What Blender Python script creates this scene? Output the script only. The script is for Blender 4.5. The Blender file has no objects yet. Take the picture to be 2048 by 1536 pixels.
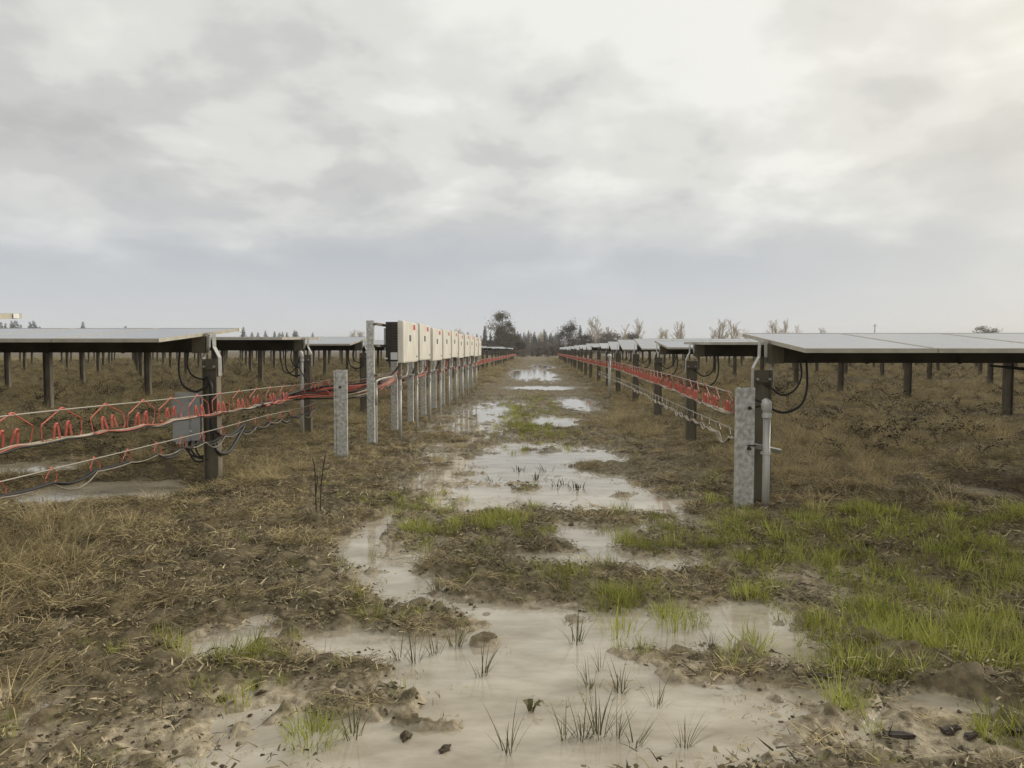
import bpy, bmesh, math, random
import numpy as np
from mathutils import Vector, Matrix, noise as mnoise
random.seed(7)
SC = bpy.context.scene
COL = SC.collection
R = math.radians

# ------------------------------------------------------------------ camera, world, sun
F, CH, PITCH = 1490.0, 1.6, math.atan(68 / 1490.0)
cam = bpy.data.cameras.new('camera'); camo = bpy.data.objects.new('camera', cam); COL.objects.link(camo)
camo.location = (0, 0, CH); camo.rotation_euler = (math.pi / 2 - PITCH, 0, 0)
cam.sensor_width = 36; cam.lens = F / 2048 * 36; cam.clip_start = .05; cam.clip_end = 6000
SC.camera = camo
SC.view_settings.view_transform = 'Standard'; SC.view_settings.look = 'None'
SC.view_settings.gamma = 1; SC.view_settings.exposure = 0.52
SUN_EL, SUN_AZ = R(21), R(60)          # azimuth measured from +Y towards +X
sun = bpy.data.lights.new('sun', 'SUN'); sun.energy = 1.5; sun.angle = R(22); sun.color = (1, .93, .80)
suno = bpy.data.objects.new('sun', sun); COL.objects.link(suno)
sd = Vector((math.sin(SUN_AZ) * math.cos(SUN_EL), math.cos(SUN_AZ) * math.cos(SUN_EL), math.sin(SUN_EL)))
suno.rotation_euler = sd.to_track_quat('Z', 'Y').to_euler()

W = bpy.data.worlds.new('World'); SC.world = W; W.use_nodes = True
nt = W.node_tree; N = nt.nodes; Lk = nt.links; N.clear()
def nd(tree, t, **kw):
    n = tree.nodes.new(t)
    for k, v in kw.items(): setattr(n, k, v)
    return n
def mth(tree, op, a, b=None, c=None, clamp=False):
    n = tree.nodes.new('ShaderNodeMath'); n.operation = op; n.use_clamp = clamp
    for i, v in enumerate((a, b, c)):
        if v is None: continue
        if hasattr(v, 'is_output'): tree.links.new(v, n.inputs[i])
        else: n.inputs[i].default_value = v
    return n.outputs[0]
def mixc(tree, f, a, b):
    n = tree.nodes.new('ShaderNodeMix'); n.data_type = 'RGBA'
    for i, v in ((0, f), (6, a), (7, b)):
        if hasattr(v, 'is_output'): tree.links.new(v, n.inputs[i])
        elif i: n.inputs[i].default_value = (*v, 1)
        else: n.inputs[i].default_value = v
    return n.outputs[2]
def ramp(tree, f, stops, interp='LINEAR'):
    n = tree.nodes.new('ShaderNodeValToRGB'); n.color_ramp.interpolation = interp
    el = n.color_ramp.elements
    while len(el) < len(stops): el.new(.5)
    for e, (p, c) in zip(el, stops):
        e.position = p; e.color = (*c, 1) if len(c) == 3 else c
    tree.links.new(f, n.inputs[0]); return n.outputs[0]

tc = nd(nt, 'ShaderNodeTexCoord')
sep = nd(nt, 'ShaderNodeSeparateXYZ'); Lk.new(tc.outputs['Generated'], sep.inputs[0])
zc = mth(nt, 'MAXIMUM', sep.outputs[2], 0.0)
den = mth(nt, 'ADD', zc, .30)
cmb = nd(nt, 'ShaderNodeCombineXYZ')
Lk.new(mth(nt, 'DIVIDE', sep.outputs[0], den), cmb.inputs[0])
Lk.new(mth(nt, 'DIVIDE', sep.outputs[1], den), cmb.inputs[1])
def wnoise(scale, detail, rough, dist, loc):
    mp = nd(nt, 'ShaderNodeMapping'); mp.inputs[1].default_value = loc
    Lk.new(cmb.outputs[0], mp.inputs[0])
    n = nd(nt, 'ShaderNodeTexNoise'); n.inputs['Scale'].default_value = scale; n.inputs['Detail'].default_value = detail
    n.inputs['Roughness'].default_value = rough; n.inputs['Distortion'].default_value = dist
    Lk.new(mp.outputs[0], n.inputs['Vector']); return n.outputs['Fac']
n1 = wnoise(2.5, 9, .52, .15, (3.1, 7.4, 0))
n2 = wnoise(.9, 3, .45, .1, (9.0, 2.5, 0))
cl = mth(nt, 'ADD', mth(nt, 'MULTIPLY', n1, .62), mth(nt, 'MULTIPLY', n2, .38))
ccol = ramp(nt, cl, [(.38, (.38, .378, .368)), (.46, (.455, .452, .435)), (.52, (.55, .545, .515)), (.60, (.655, .65, .615))], 'EASE')
elev = mth(nt, 'ARCSINE', zc)
# low horizon: blue-grey rain haze under the cloud deck, with a paler slit at the very bottom
low = ramp(nt, elev, [(0.0, (.53, .535, .53)), (.045, (.45, .463, .482)), (.12, (.375, .395, .425)), (.2, (.42, .43, .445))])
lowf = ramp(nt, mth(nt, 'ADD', elev, mth(nt, 'MULTIPLY', mth(nt, 'SUBTRACT', n1, .5), .16)), [(.07, (1, 1, 1)), (.24, (.0, .0, .0))], 'EASE')
c2 = mixc(nt, mth(nt, 'MULTIPLY', lowf, .96), ccol, low)
# veiled sun: broad warm glow round the sun's direction
vd = nd(nt, 'ShaderNodeVectorMath', operation='DOT_PRODUCT'); Lk.new(tc.outputs['Generated'], vd.inputs[0]); vd.inputs[1].default_value = sd
gl = mth(nt, 'POWER', mth(nt, 'MAXIMUM', vd.outputs['Value'], 0.0), 7.0)
c3 = mixc(nt, mth(nt, 'MULTIPLY', gl, .42), c2, (.86, .77, .58))
bg1 = nd(nt, 'ShaderNodeBackground'); Lk.new(c3, bg1.inputs[0]); bg1.inputs[1].default_value = .98
sky = nd(nt, 'ShaderNodeTexSky', sky_type='NISHITA'); sky.sun_disc = False
sky.sun_elevation = SUN_EL; sky.sun_rotation = SUN_AZ
bg2 = nd(nt, 'ShaderNodeBackground'); Lk.new(sky.outputs[0], bg2.inputs[0]); bg2.inputs[1].default_value = .08
ms = nd(nt, 'ShaderNodeMixShader'); ms.inputs[0].default_value = .06
Lk.new(bg1.outputs[0], ms.inputs[1]); Lk.new(bg2.outputs[0], ms.inputs[2])
wo = nd(nt, 'ShaderNodeOutputWorld'); Lk.new(ms.outputs[0], wo.inputs[0])

# ------------------------------------------------------------------ numpy noise
def _h(ix, iy, s):
    n = (ix.astype(np.int64) * 374761393 + iy.astype(np.int64) * 668265263 + s * 1442695041) & 0x7fffffff
    n = ((n ^ (n >> 13)) * 1274126177) & 0x7fffffff
    n = (n ^ (n >> 16)) & 0xffff
    return n / 65535.0
def vn(x, y, s=0):
    x = np.asarray(x, float); y = np.asarray(y, float)
    ix = np.floor(x); iy = np.floor(y); fx = x - ix; fy = y - iy
    fx = fx * fx * (3 - 2 * fx); fy = fy * fy * (3 - 2 * fy)
    a = _h(ix, iy, s); b = _h(ix + 1, iy, s); c = _h(ix, iy + 1, s); d = _h(ix + 1, iy + 1, s)
    return (a * (1 - fx) + b * fx) * (1 - fy) + (c * (1 - fx) + d * fx) * fy
def fbm(x, y, s=0, o=4, g=.5):
    t = 0; a = 1; tot = 0; ca, sa = .8, .6
    for i in range(o):
        t = t + a * vn(x, y, s + i * 17); tot += a; a *= g
        x, y = (x * ca - y * sa) * 2.03, (x * sa + y * ca) * 2.03
    return t / tot
def sst(a, b, x):
    t = np.clip((x - a) / (b - a), 0, 1); return t * t * (3 - 2 * t)

def g(px, py, z=0.0):
    """ground point seen at a photograph pixel, used once to take the layout off the photo"""
    u = (px - 1024) / F; v = (768 - py) / F
    dy = math.cos(PITCH) + v * math.sin(PITCH); dz = -math.sin(PITCH) + v * math.cos(PITCH)
    t = (z - CH) / dz
    return u * t, dy * t
def blob(cx, cy, rx, ry, w=1.0):
    x, y = g(cx, cy); y0 = g(cx, cy + ry)[1]; y1 = g(cx, cy - ry)[1]
    return (x, (y0 + y1) / 2, rx / F * y, (y1 - y0) / 2, w)
def field(x, y, bl):
    P = np.full(np.shape(x), -1.0)
    for cx, cy, rx, ry, w in bl:
        P = np.maximum(P, w * (1 - np.sqrt(((x - cx) / rx) ** 2 + ((y - cy) / ry) ** 2)))
    return P

PUD = [blob(*b) for b in [
    (1090, 1312, 400, 85), (1130, 1430, 440, 120), (960, 1500, 430, 90), (1250, 1480, 400, 110), (1440, 1500, 230, 70), (620, 1500, 130, 55),
    (1400, 1262, 210, 48), (1560, 1300, 130, 40, .5), (760, 1290, 130, 50, .55),
    (735, 1085, 50, 55), (775, 1140, 62, 40), (850, 1180, 100, 34), (1010, 1212, 130, 30),
    (1080, 915, 150, 30), (1200, 914, 70, 16), (1065, 960, 140, 40), (1150, 990, 180, 42), (955, 1005, 90, 40), (1280, 1012, 90, 34), (1350, 1030, 60, 20, .5),
    (1170, 1072, 135, 42), (1110, 1122, 90, 14), (1240, 1120, 120, 24, .7), (900, 960, 70, 60, .3),
    (1110, 845, 62, 11), (1085, 777, 95, 5.5), (1045, 752, 34, 13), (1088, 752, 32, 15), (1085, 734, 26, 4.5), (1155, 806, 45, 15, .6),
    (950, 850, 85, 45, .22), (985, 815, 60, 25, .2), (900, 905, 60, 25, .2),
    (180, 988, 190, 30, .95), (60, 938, 130, 18, .9), (130, 1012, 80, 14, .8),
    (500, 1245, 34, 15), (612, 1224, 36, 13), (462, 1290, 55, 32, .8), (300, 1235, 45, 10, .7), (120, 1245, 60, 12, .5), (660, 1270, 60, 18, .5),
    (1950, 985, 70, 18, 1.2), (2015, 1012, 70, 16, 1.2), (1880, 1425, 110, 20, .8), (2030, 1420, 60, 22, .8), (1640, 1400, 50, 14, .5), (1700, 1270, 120, 25, .4), (1500, 1230, 120, 25, .4)]]
SILT = [blob(*b) for b in [
    (250, 1490, 480, 110), (60, 1420, 200, 50), (560, 1400, 260, 60), (430, 1290, 160, 50, .7), (800, 1400, 260, 90), (1100, 1400, 700, 220), (1700, 1450, 360, 110), (1900, 1500, 250, 60),
    (780, 1120, 130, 90), (900, 990, 120, 80, .8), (1100, 960, 280, 100, .8), (950, 860, 110, 60, .7), (1150, 830, 80, 40, .6), (1700, 1180, 380, 90, .6), (1400, 1160, 300, 90, .6), (1250, 1080, 250, 70, .7), (1880, 1190, 120, 30, .8)]]
GRN = [blob(*b) for b in [
    (1830, 1085, 340, 46, 1.0), (1960, 1160, 170, 70, 1.3), (1830, 1300, 260, 80, 1.5), (1990, 1290, 120, 110, 1.2), (1660, 1150, 280, 80, .95), (1450, 1110, 220, 75, .45), (1640, 1065, 160, 30, .7),
    (1036, 840, 36, 48, .9), (1030, 895, 40, 20, .5), (1075, 825, 30, 30, .3), (1245, 1215, 55, 34, 1.0), (1345, 1225, 70, 26, .7), (1160, 1180, 60, 20, .5), (930, 1135, 60, 14, .5), (800, 1085, 50, 18, .35),
    (1000, 1050, 100, 16, .2), (870, 1010, 50, 14, .2), (380, 1480, 60, 20, .5), (500, 1440, 60, 20, .4), (1710, 1425, 50, 30, .7), (2035, 1500, 60, 50, 1.1), (150, 1425, 60, 18, .5), (740, 1300, 80, 40, .5), (470, 1285, 80, 25, .3),
    (1310, 1350, 60, 14, .5), (1430, 1340, 70, 16, .5), (1590, 1250, 110, 50, .6)]]
BAR_ = [blob(*b) for b in [(1330, 1322, 200, 26), (1420, 1350, 130, 24), (1560, 1370, 90, 18), (850, 1255, 110, 18), (970, 1288, 50, 10), (1130, 1190, 270, 24), (1400, 1180, 200, 26), (1150, 1040, 150, 14), (1010, 1060, 120, 22),
    (1240, 935, 80, 9), (790, 1395, 110, 26), (700, 1345, 90, 22), (680, 1240, 80, 30), (1080, 1095, 60, 10), (1330, 1090, 70, 22), (1060, 975, 30, 5), (880, 1440, 60, 12), (640, 1420, 80, 24)]]
def xc(y): return .1 + .03 * y
def pudf(x, y):
    wx = (fbm(x * 2.1, y * 2.1, 3, 3) - .5) * .5; wy = (fbm(x * 2.1, y * 2.1, 9, 3) - .5) * .5
    P = field(x + wx, y + wy, PUD) - 1.9 * np.clip(field(x + wx * .6, y + wy * .6, BAR_) + .22, 0, 1)
    n = (fbm(x * 3.2, y * 2.6, 21, 4) - .5) * .75 + (fbm(x * 9, y * 7, 22, 4) - .5) * .75
    return P - .05 - .33 * sst(17, 30, y) + (1 - .45 * sst(17, 30, y)) * n * np.clip(.35 + .65 * (1 - P), .35, 1)
def height(x, y, fine=True):
    x = np.asarray(x, float); y = np.asarray(y, float)
    bank = sst(2.0, 4.2, np.abs(x - xc(y)))
    pf = pudf(x, y); t = sst(-.42, .40, pf)
    clod = fbm(x * 3.3, y * 3.3, 31, 4)
    PF = field(x, y, PUD)
    land = .032 + .055 * bank + .04 * (fbm(x * .5, y * .5, 41, 3) - .4) + .20 * np.clip(clod - .42, 0, 1) ** 1.2 + .05 * np.clip(vn(x * 7, y * 7, 33) - .5, 0, 1)
    land = land * (1 - .55 * sst(-.9, .0, PF) * bank)
    land = land * (1 - .6 * sst(14, 36, y) * (1 - bank))
    land = land + bank * (1 - sst(-.9, -.2, PF)) * (.10 * np.clip(fbm(x * 2.6, y * 2.6, 35, 2) - .45, 0, 1) + .05 * vn(x * 5.5, y * 5.5, 36))
    land = land * (1 - .62 * sst(-.1, .4, field(x, y, SILT)))
    if fine:
        land = land + .055 * (vn(x * 9, y * 9, 51) - .4) * (clod) + .026 * (vn(x * 21, y * 21, 52) - .5) + .012 * (vn(x * 43, y * 43, 53) - .5)
    land = np.maximum(land, .006)
    far = sst(90, 300, y)
    land = land * (1 - far) + (.12 + .5 * (fbm(x * .02, y * .02, 61, 2) - .4)) * far
    bed = -.045 + .012 * (vn(x * 12, y * 12, 54) - .5) + .28 * np.clip(fbm(x * 1.9, y * 2.6, 57, 4) - .60, 0, 1) * (y < 14)
    h = land * (1 - t) + bed * t
    if fine:   # ragged, crumbly shoreline
        h = h + sst(-.7, -.3, pf) * (1 - sst(.35, .75, pf)) * (1 - sst(12, 22, y)) * (.055 * (vn(x * 13, y * 11, 58) - .5) + .030 * (vn(x * 29, y * 25, 59) - .5))
    return h
def gz(x, y): return float(height(np.array([x]), np.array([y]), False)[0])

# ------------------------------------------------------------------ materials
def pmat(name, col, rough=.6, metal=0.0, col2=None, nscale=8.0, detail=4, bump=0.0, bscale=40.0, spec=.5, rnd=0.0, stretch=None):
    m = bpy.data.materials.new(name); m.use_nodes = True; t = m.node_tree
    b = t.nodes['Principled BSDF']; b.inputs['Roughness'].default_value = rough; b.inputs['Metallic'].default_value = metal
    b.inputs['Specular IOR Level'].default_value = spec
    co = t.nodes.new('ShaderNodeTexCoord').outputs['Object']
    if stretch:
        mp = t.nodes.new('ShaderNodeMapping'); mp.inputs[3].default_value = stretch; t.links.new(co, mp.inputs[0]); co = mp.outputs[0]
    c = None
    if col2:
        n = t.nodes.new('ShaderNodeTexNoise'); n.inputs['Scale'].default_value = nscale; n.inputs['Detail'].default_value = detail
        t.links.new(co, n.inputs['Vector'])
        f = ramp(t, n.outputs['Fac'], [(.35, (0, 0, 0)), (.65, (1, 1, 1))])
        c = mixc(t, f, col, col2)
    if rnd:
        oi = t.nodes.new('ShaderNodeObjectInfo')
        hs = t.nodes.new('ShaderNodeHueSaturation')
        if c: t.links.new(c, hs.inputs['Color'])
        else: hs.inputs['Color'].default_value = (*col, 1)
        t.links.new(mth(t, 'ADD', mth(t, 'MULTIPLY', oi.outputs['Random'], 2 * rnd), 1 - rnd), hs.inputs['Value'])
        c = hs.outputs[0]
    if c: t.links.new(c, b.inputs['Base Color'])
    else: b.inputs['Base Color'].default_value = (*col, 1)
    if bump:
        n = t.nodes.new('ShaderNodeTexNoise'); n.inputs['Scale'].default_value = bscale; n.inputs['Detail'].default_value = 3
        t.links.new(co, n.inputs['Vector'])
        bp = t.nodes.new('ShaderNodeBump'); bp.inputs['Strength'].default_value = bump; bp.inputs['Distance'].default_value = .01
        t.links.new(n.outputs['Fac'], bp.inputs['Height']); t.links.new(bp.outputs[0], b.inputs['Normal'])
    return m
M = {}
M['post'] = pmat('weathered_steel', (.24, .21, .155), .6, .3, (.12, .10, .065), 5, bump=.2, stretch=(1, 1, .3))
M['beam'] = pmat('shaded_beam_steel', (.075, .065, .045), .6, .3, (.045, .037, .025), 4)  # galvanised beam, with the shade under the panels put into its dark colour
M['strap'] = pmat('bright_galvanised', (.55, .54, .50), .38, .6, (.40, .39, .35), 12)
M['galv'] = pmat('spangled_galvanised', (.68, .68, .64), .5, .3, (.40, .39, .35), 22, detail=2, bump=.1, bscale=30)
M['pipe'] = pmat('conduit_metal', (.56, .55, .51), .45, .2, (.40, .39, .35), 9, stretch=(1, 1, .25))
M['fitting'] = pmat('fitting_metal', (.30, .27, .22), .5, .35, (.2, .17, .13), 12)
M['cap'] = pmat('cast_aluminium', (.68, .68, .65), .45, .2, (.54, .54, .51), 14)
M['frame'] = pmat('aluminium_frame', (.56, .52, .43), .45, .35, (.46, .42, .34), 10)
M['glass'] = pmat('panel_glass', (.16, .17, .19), .16, 0, (.22, .225, .23), 3, detail=6, spec=.8)
M['back'] = pmat('panel_backsheet', (.07, .06, .05), .7)
M['black'] = pmat('black_cable', (.018, .016, .014), .5, rnd=.2)
M['tan'] = pmat('pale_cable', (.50, .44, .33), .5, 0, (.27, .22, .15), 5)
M['wire'] = pmat('messenger_wire', (.42, .39, .33), .45, .4)
M['red'] = pmat('red_hanger_coating', (.60, .15, .10), .5, 0, (.46, .11, .075), 20)
M['redcable'] = pmat('red_cable', (.48, .13, .085), .5, 0, (.34, .095, .065), 6)
M['inv'] = pmat('inverter_cover', (.80, .77, .69), .45, 0, (.66, .61, .51), 5, detail=6, stretch=(1, 1, .4))
M['invdark'] = pmat('inverter_heatsink', (.045, .038, .03), .6, .2, (.03, .025, .02), 10)
M['fin'] = pmat('fin_metal', (.07, .058, .042), .5, .3)
M['sticker'] = pmat('pale_sticker', (.66, .66, .66), .6)
M['white'] = pmat('white_tag', (.8, .8, .78), .6)
M['screen'] = pmat('display_window', (.03, .03, .03), .2)
M['logo'] = pmat('logo_red', (.62, .03, .03), .5)
M['box'] = pmat('grey_enclosure', (.40, .405, .40), .5, .1, (.33, .33, .32), 7)
M['wood'] = pmat('wet_wood', (.035, .026, .018), .6, 0, (.07, .05, .035), 14, bump=.4)
M['bark'] = pmat('bark', (.10, .085, .065), .9, 0, (.06, .05, .04), 6)
M['pole'] = pmat('pole_wood', (.30, .24, .17), .9)
def leafmat(name, c1, c2, rnd=.25, trans=.25, rough=.6):
    m = bpy.data.materials.new(name); m.use_nodes = True; t = m.node_tree
    b = t.nodes['Principled BSDF']; b.inputs['Roughness'].default_value = rough; b.inputs['Specular IOR Level'].default_value = .25
    a = t.nodes.new('ShaderNodeAttribute'); a.attribute_name = 'v'
    oi = t.nodes.new('ShaderNodeObjectInfo')
    c = mixc(t, a.outputs['Fac'], c1, c2)
    hs = t.nodes.new('ShaderNodeHueSaturation'); t.links.new(c, hs.inputs['Color'])
    t.links.new(mth(t, 'ADD', mth(t, 'MULTIPLY', oi.outputs['Random'], 2 * rnd), 1 - rnd), hs.inputs['Value'])
    t.links.new(hs.outputs[0], b.inputs['Base Color'])
    tr = t.nodes.new('ShaderNodeBsdfTranslucent'); t.links.new(hs.outputs[0], tr.inputs[0])
    mx = t.nodes.new('ShaderNodeMixShader'); mx.inputs[0].default_value = trans
    t.links.new(b.outputs[0], mx.inputs[1]); t.links.new(tr.outputs[0], mx.inputs[2])
    t.links.new(mx.outputs[0], t.nodes['Material Output'].inputs[0])
    return m
M['dead'] = leafmat('dead_grass', (.25, .197, .095), (.70, .585, .335), .4, .35)
M['mat'] = leafmat('matted_litter', (.095, .074, .033), (.66, .54, .30), .5, .2)
M['green'] = leafmat('green_grass', (.22, .245, .045), (.52, .53, .14), .35, .4)
M['rush'] = leafmat('rush_blade', (.07, .07, .025), (.26, .24, .11), .25, .2)
M['dark'] = leafmat('dark_rush', (.025, .022, .012), (.07, .06, .03), .2, .1)
M['bramble'] = leafmat('bramble_leaf', (.035, .026, .015), (.12, .09, .05), .3, .1)
M['conifer'] = leafmat('conifer_needles', (.05, .052, .032), (.12, .115, .07), .25, .1)
M['ivy'] = leafmat('evergreen_leaves', (.05, .044, .022), (.14, .115, .062), .2, .1)
M['olive'] = leafmat('sparse_leaves', (.08, .07, .04), (.22, .185, .11), .2, .15)
M['bare'] = leafmat('bare_twigs', (.36, .28, .17), (.6, .5, .33), .15, .0, .9)
M['thicket'] = leafmat('thicket_twigs', (.10, .08, .05), (.24, .19, .125), .25, .05, .9)

# ground material: mud, litter, silt
gm = bpy.data.materials.new('mud_and_litter'); gm.use_nodes = True; t = gm.node_tree
b = t.nodes['Principled BSDF']
co = t.nodes.new('ShaderNodeTexCoord').outputs['Object']
def tn(scale, detail=5, rough=.6):
    n = t.nodes.new('ShaderNodeTexNoise'); n.inputs['Scale'].default_value = scale; n.inputs['Detail'].default_value = detail
    n.inputs['Roughness'].default_value = rough; t.links.new(co, n.inputs['Vector']); return n.outputs['Fac']
def att(nm):
    a = t.nodes.new('ShaderNodeAttribute'); a.attribute_name = nm; return a.outputs['Fac']
mud = mixc(t, ramp(t, tn(14, 6, .7), [(.35, (0, 0, 0)), (.65, (1, 1, 1))]), (.075, .058, .031), (.33, .27, .16))
lit = mixc(t, ramp(t, tn(30, 5, .7), [(.3, (0, 0, 0)), (.7, (1, 1, 1))]), (.06, .044, .022), (.21, .16, .08))
silt = mixc(t, ramp(t, tn(20, 6, .65), [(.3, (0, 0, 0)), (.62, (1, 1, 1))]), (.17, .13, .075), (.52, .44, .305))
base = mixc(t, att('litter'), mud, lit)
sf = ramp(t, mth(t, 'ADD', att('silt'), mth(t, 'MULTIPLY', mth(t, 'SUBTRACT', tn(9, 5, .65), .5), 1.1)), [(.38, (0, 0, 0)), (.62, (1, 1, 1))])
base = mixc(t, sf, base, silt)
t.links.new(base, b.inputs['Base Color'])
rg = ramp(t, mth(t, 'ADD', att('wet'), mth(t, 'MULTIPLY', mth(t, 'SUBTRACT', tn(17, 3), .5), .7)), [(.35, (.85, .85, .85)), (.9, (.22, .22, .22))])
t.links.new(rg, b.inputs['Roughness']); b.inputs['Specular IOR Level'].default_value = .4
bp = t.nodes.new('ShaderNodeBump'); bp.inputs['Strength'].default_value = .7; bp.inputs['Distance'].default_value = .012
t.links.new(mth(t, 'ADD', tn(60, 4, .6), mth(t, 'MULTIPLY', tn(18, 3), 1.2)), bp.inputs['Height']); t.links.new(bp.outputs[0], b.inputs['Normal'])
M['ground'] = gm
wm = bpy.data.materials.new('silty_water'); wm.use_nodes = True; t = wm.node_tree
b = t.nodes['Principled BSDF']; co = t.nodes.new('ShaderNodeTexCoord').outputs['Object']
mp = t.nodes.new('ShaderNodeMapping'); mp.inputs[3].default_value = (1.0, 2.2, 1); t.links.new(co, mp.inputs[0]); co = mp.outputs[0]
wc = mixc(t, ramp(t, tn(1.6, 6, .62), [(.35, (0, 0, 0)), (.66, (1, 1, 1))]), (.33, .28, .195), (.60, .54, .43))
t.links.new(wc, b.inputs['Base Color']); b.inputs['Roughness'].default_value = .025; b.inputs['IOR'].default_value = 1.40
bp = t.nodes.new('ShaderNodeBump'); bp.inputs['Strength'].default_value = .035; bp.inputs['Distance'].default_value = .01
t.links.new(tn(9, 4, .55), bp.inputs['Height']); t.links.new(bp.outputs[0], b.inputs['Normal'])
M['water'] = wm

# ------------------------------------------------------------------ mesh builder
class MB:
    def __init__(self): self.v = []; self.f = []; self.mi = []; self.m = 0; self.a = []; self.av = .5
    def add(self, vs, fs):
        o = len(self.v); self.v += [tuple(p) for p in vs]; self.a += [self.av] * len(vs)
        for q in fs: self.f.append([i + o for i in q]); self.mi.append(self.m)
    def box(self, x0, x1, y0, y1, z0, z1):
        self.add([(x, y, z) for z in (z0, z1) for y in (y0, y1) for x in (x0, x1)],
                 [(0, 2, 3, 1), (4, 5, 7, 6), (0, 1, 5, 4), (2, 6, 7, 3), (0, 4, 6, 2), (1, 3, 7, 5)])
    def tube(self, pts, r, n=6, cap=True):
        pts = [Vector(p) for p in pts]; k = len(pts); rs = r if isinstance(r, (list, tuple)) else [r] * k
        vs = []; up = None
        for i, p in enumerate(pts):
            d = (pts[min(i + 1, k - 1)] - pts[max(i - 1, 0)])
            d = d.normalized() if d.length > 1e-9 else Vector((0, 0, 1))
            if up is None: up = Vector((0, 0, 1)) if abs(d.z) < .9 else Vector((0, 1, 0))
            s = d.cross(up)
            if s.length < 1e-6: s = d.orthogonal()
            s.normalize(); up = s.cross(d).normalized()
            for j in range(n):
                a = 2 * math.pi * j / n
                vs.append(p + (s * math.cos(a) + up * math.sin(a)) * rs[i])
        fs = [(i * n + j, i * n + (j + 1) % n, (i + 1) * n + (j + 1) % n, (i + 1) * n + j) for i in range(k - 1) for j in range(n)]
        if cap: fs += [tuple(range(n)), tuple(range((k - 1) * n, k * n))]
        self.add(vs, fs)
    def ibeam(self, x, y, z0, z1, w=.16, d=.13, tf=.010, tw=.008, turn=False):
        B = [(-w / 2, -w / 2 + tf, -d / 2, d / 2), (w / 2 - tf, w / 2, -d / 2, d / 2), (-w / 2 + tf, w / 2 - tf, -tw / 2, tw / 2)]
        for a0, a1, b0, b1 in B:
            if turn: a0, a1, b0, b1 = b0, b1, a0, a1
            self.box(x + a0, x + a1, y + b0, y + b1, z0, z1)
    def strip(self, pts, wdir, w):
        """flat blade: tapered ribbon along pts"""
        vs = []; k = len(pts)
        for i, p in enumerate(pts):
            ww = w * (1 - i / (k - 1)) ** .7 if i else w * .8
            p = Vector(p)
            if i == k - 1: vs.append(p)
            else: vs += [p - wdir * ww / 2, p + wdir * ww / 2]
        fs = [(2 * i, 2 * i + 1, 2 * i + 3, 2 * i + 2) for i in range(k - 2)] + [(2 * k - 4, 2 * k - 3, 2 * k - 2)]
        self.add(vs, fs)
    def mesh(self, name, mats, sx=1, smooth=False, fix=True):
        me = bpy.data.meshes.new(name)
        v = self.v if sx == 1 else [(sx * p[0], p[1], p[2]) for p in self.v]
        me.from_pydata(v, [], self.f)
        for m in (mats if isinstance(mats, list) else [mats]): me.materials.append(m)
        if len(me.materials) > 1: me.polygons.foreach_set('material_index', self.mi)
        if fix:
            bm = bmesh.new(); bm.from_mesh(me); bmesh.ops.recalc_face_normals(bm, faces=bm.faces); bm.to_mesh(me); bm.free()
        at = me.attributes.new('v', 'FLOAT', 'POINT'); at.data.foreach_set('value', self.a)
        if smooth: me.polygons.foreach_set('use_smooth', [True] * len(me.polygons))
        me.update(); return me
    def obj(self, name, mats, parent=None, sx=1, smooth=False, fix=True):
        return ob(name, self.mesh(name, mats, sx, smooth, fix), parent)
def ob(name, data, parent=None, loc=None, rot=None, scale=None):
    o = bpy.data.objects.new(name, data); COL.objects.link(o)
    if parent: o.parent = parent
    if loc: o.location = loc
    if rot: o.rotation_euler = rot
    if scale: o.scale = scale if isinstance(scale, (tuple, list)) else (scale,) * 3
    return o
def tag(o, label=None, cat=None, group=None, kind=None):
    if label: o['label'] = label
    if cat: o['category'] = cat
    if group: o['group'] = group
    if kind: o['kind'] = kind
    return o
def thing(name, label, cat, loc=(0, 0, 0), rz=0, group=None):
    return tag(ob(name, None, None, loc, (0, 0, rz)), label, cat, group)
def bez(p, n=10):
    """smooth curve through the points p (Catmull-Rom)"""
    p = [Vector(q) for q in p]; q = [p[0] * 2 - p[1]] + p + [p[-1] * 2 - p[-2]]; out = []
    for i in range(1, len(q) - 2):
        for j in range(n):
            t = j / n; a, b_, c, d = q[i - 1], q[i], q[i + 1], q[i + 2]
            out.append(.5 * ((2 * b_) + (-a + c) * t + (2 * a - 5 * b_ + 4 * c - d) * t * t + (-a + 3 * b_ - 3 * c + d) * t ** 3))
    return out + [p[-1]]

# ------------------------------------------------------------------ ground and water
def axis_y():
    ys = [-40, -20, -8, -3, -1, 0, .8, 1.4]; y = 1.8
    while y < 2600:
        ys.append(y); y += max(.014, .0085 * (y - 1.0)) if y < 30 else .03 * y
    return np.array(ys)
def axis_x():
    xs = [0.0]; x = 0
    while x < 2600:
        x += .017 if x < 2.6 else (.017 + (x - 2.6) * .012 if x < 14 else .05 * x); xs.append(x)
    xs = np.array(xs); return np.concatenate([-xs[:0:-1], xs])
ax, ay = axis_x(), axis_y()
X, Y = np.meshgrid(ax, ay); nx, ny = len(ax), len(ay)
Xf, Yf = X.ravel(), Y.ravel()
H = height(Xf, Yf)
co3 = np.stack([Xf, Yf, H], 1)
idx = np.arange(nx * ny).reshape(ny, nx)
quads = np.stack([idx[:-1, :-1], idx[:-1, 1:], idx[1:, 1:], idx[1:, :-1]], -1).reshape(-1, 4)
me = bpy.data.meshes.new('ground')
me.vertices.add(len(co3)); me.vertices.foreach_set('co', co3.ravel())
me.loops.add(quads.size); me.loops.foreach_set('vertex_index', quads.ravel().astype(np.int32))
me.polygons.add(len(quads)); me.polygons.foreach_set('loop_start', (np.arange(len(quads)) * 4).astype(np.int32))
me.polygons.foreach_set('use_smooth', np.ones(len(quads), bool))
me.update(calc_edges=True)
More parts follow.
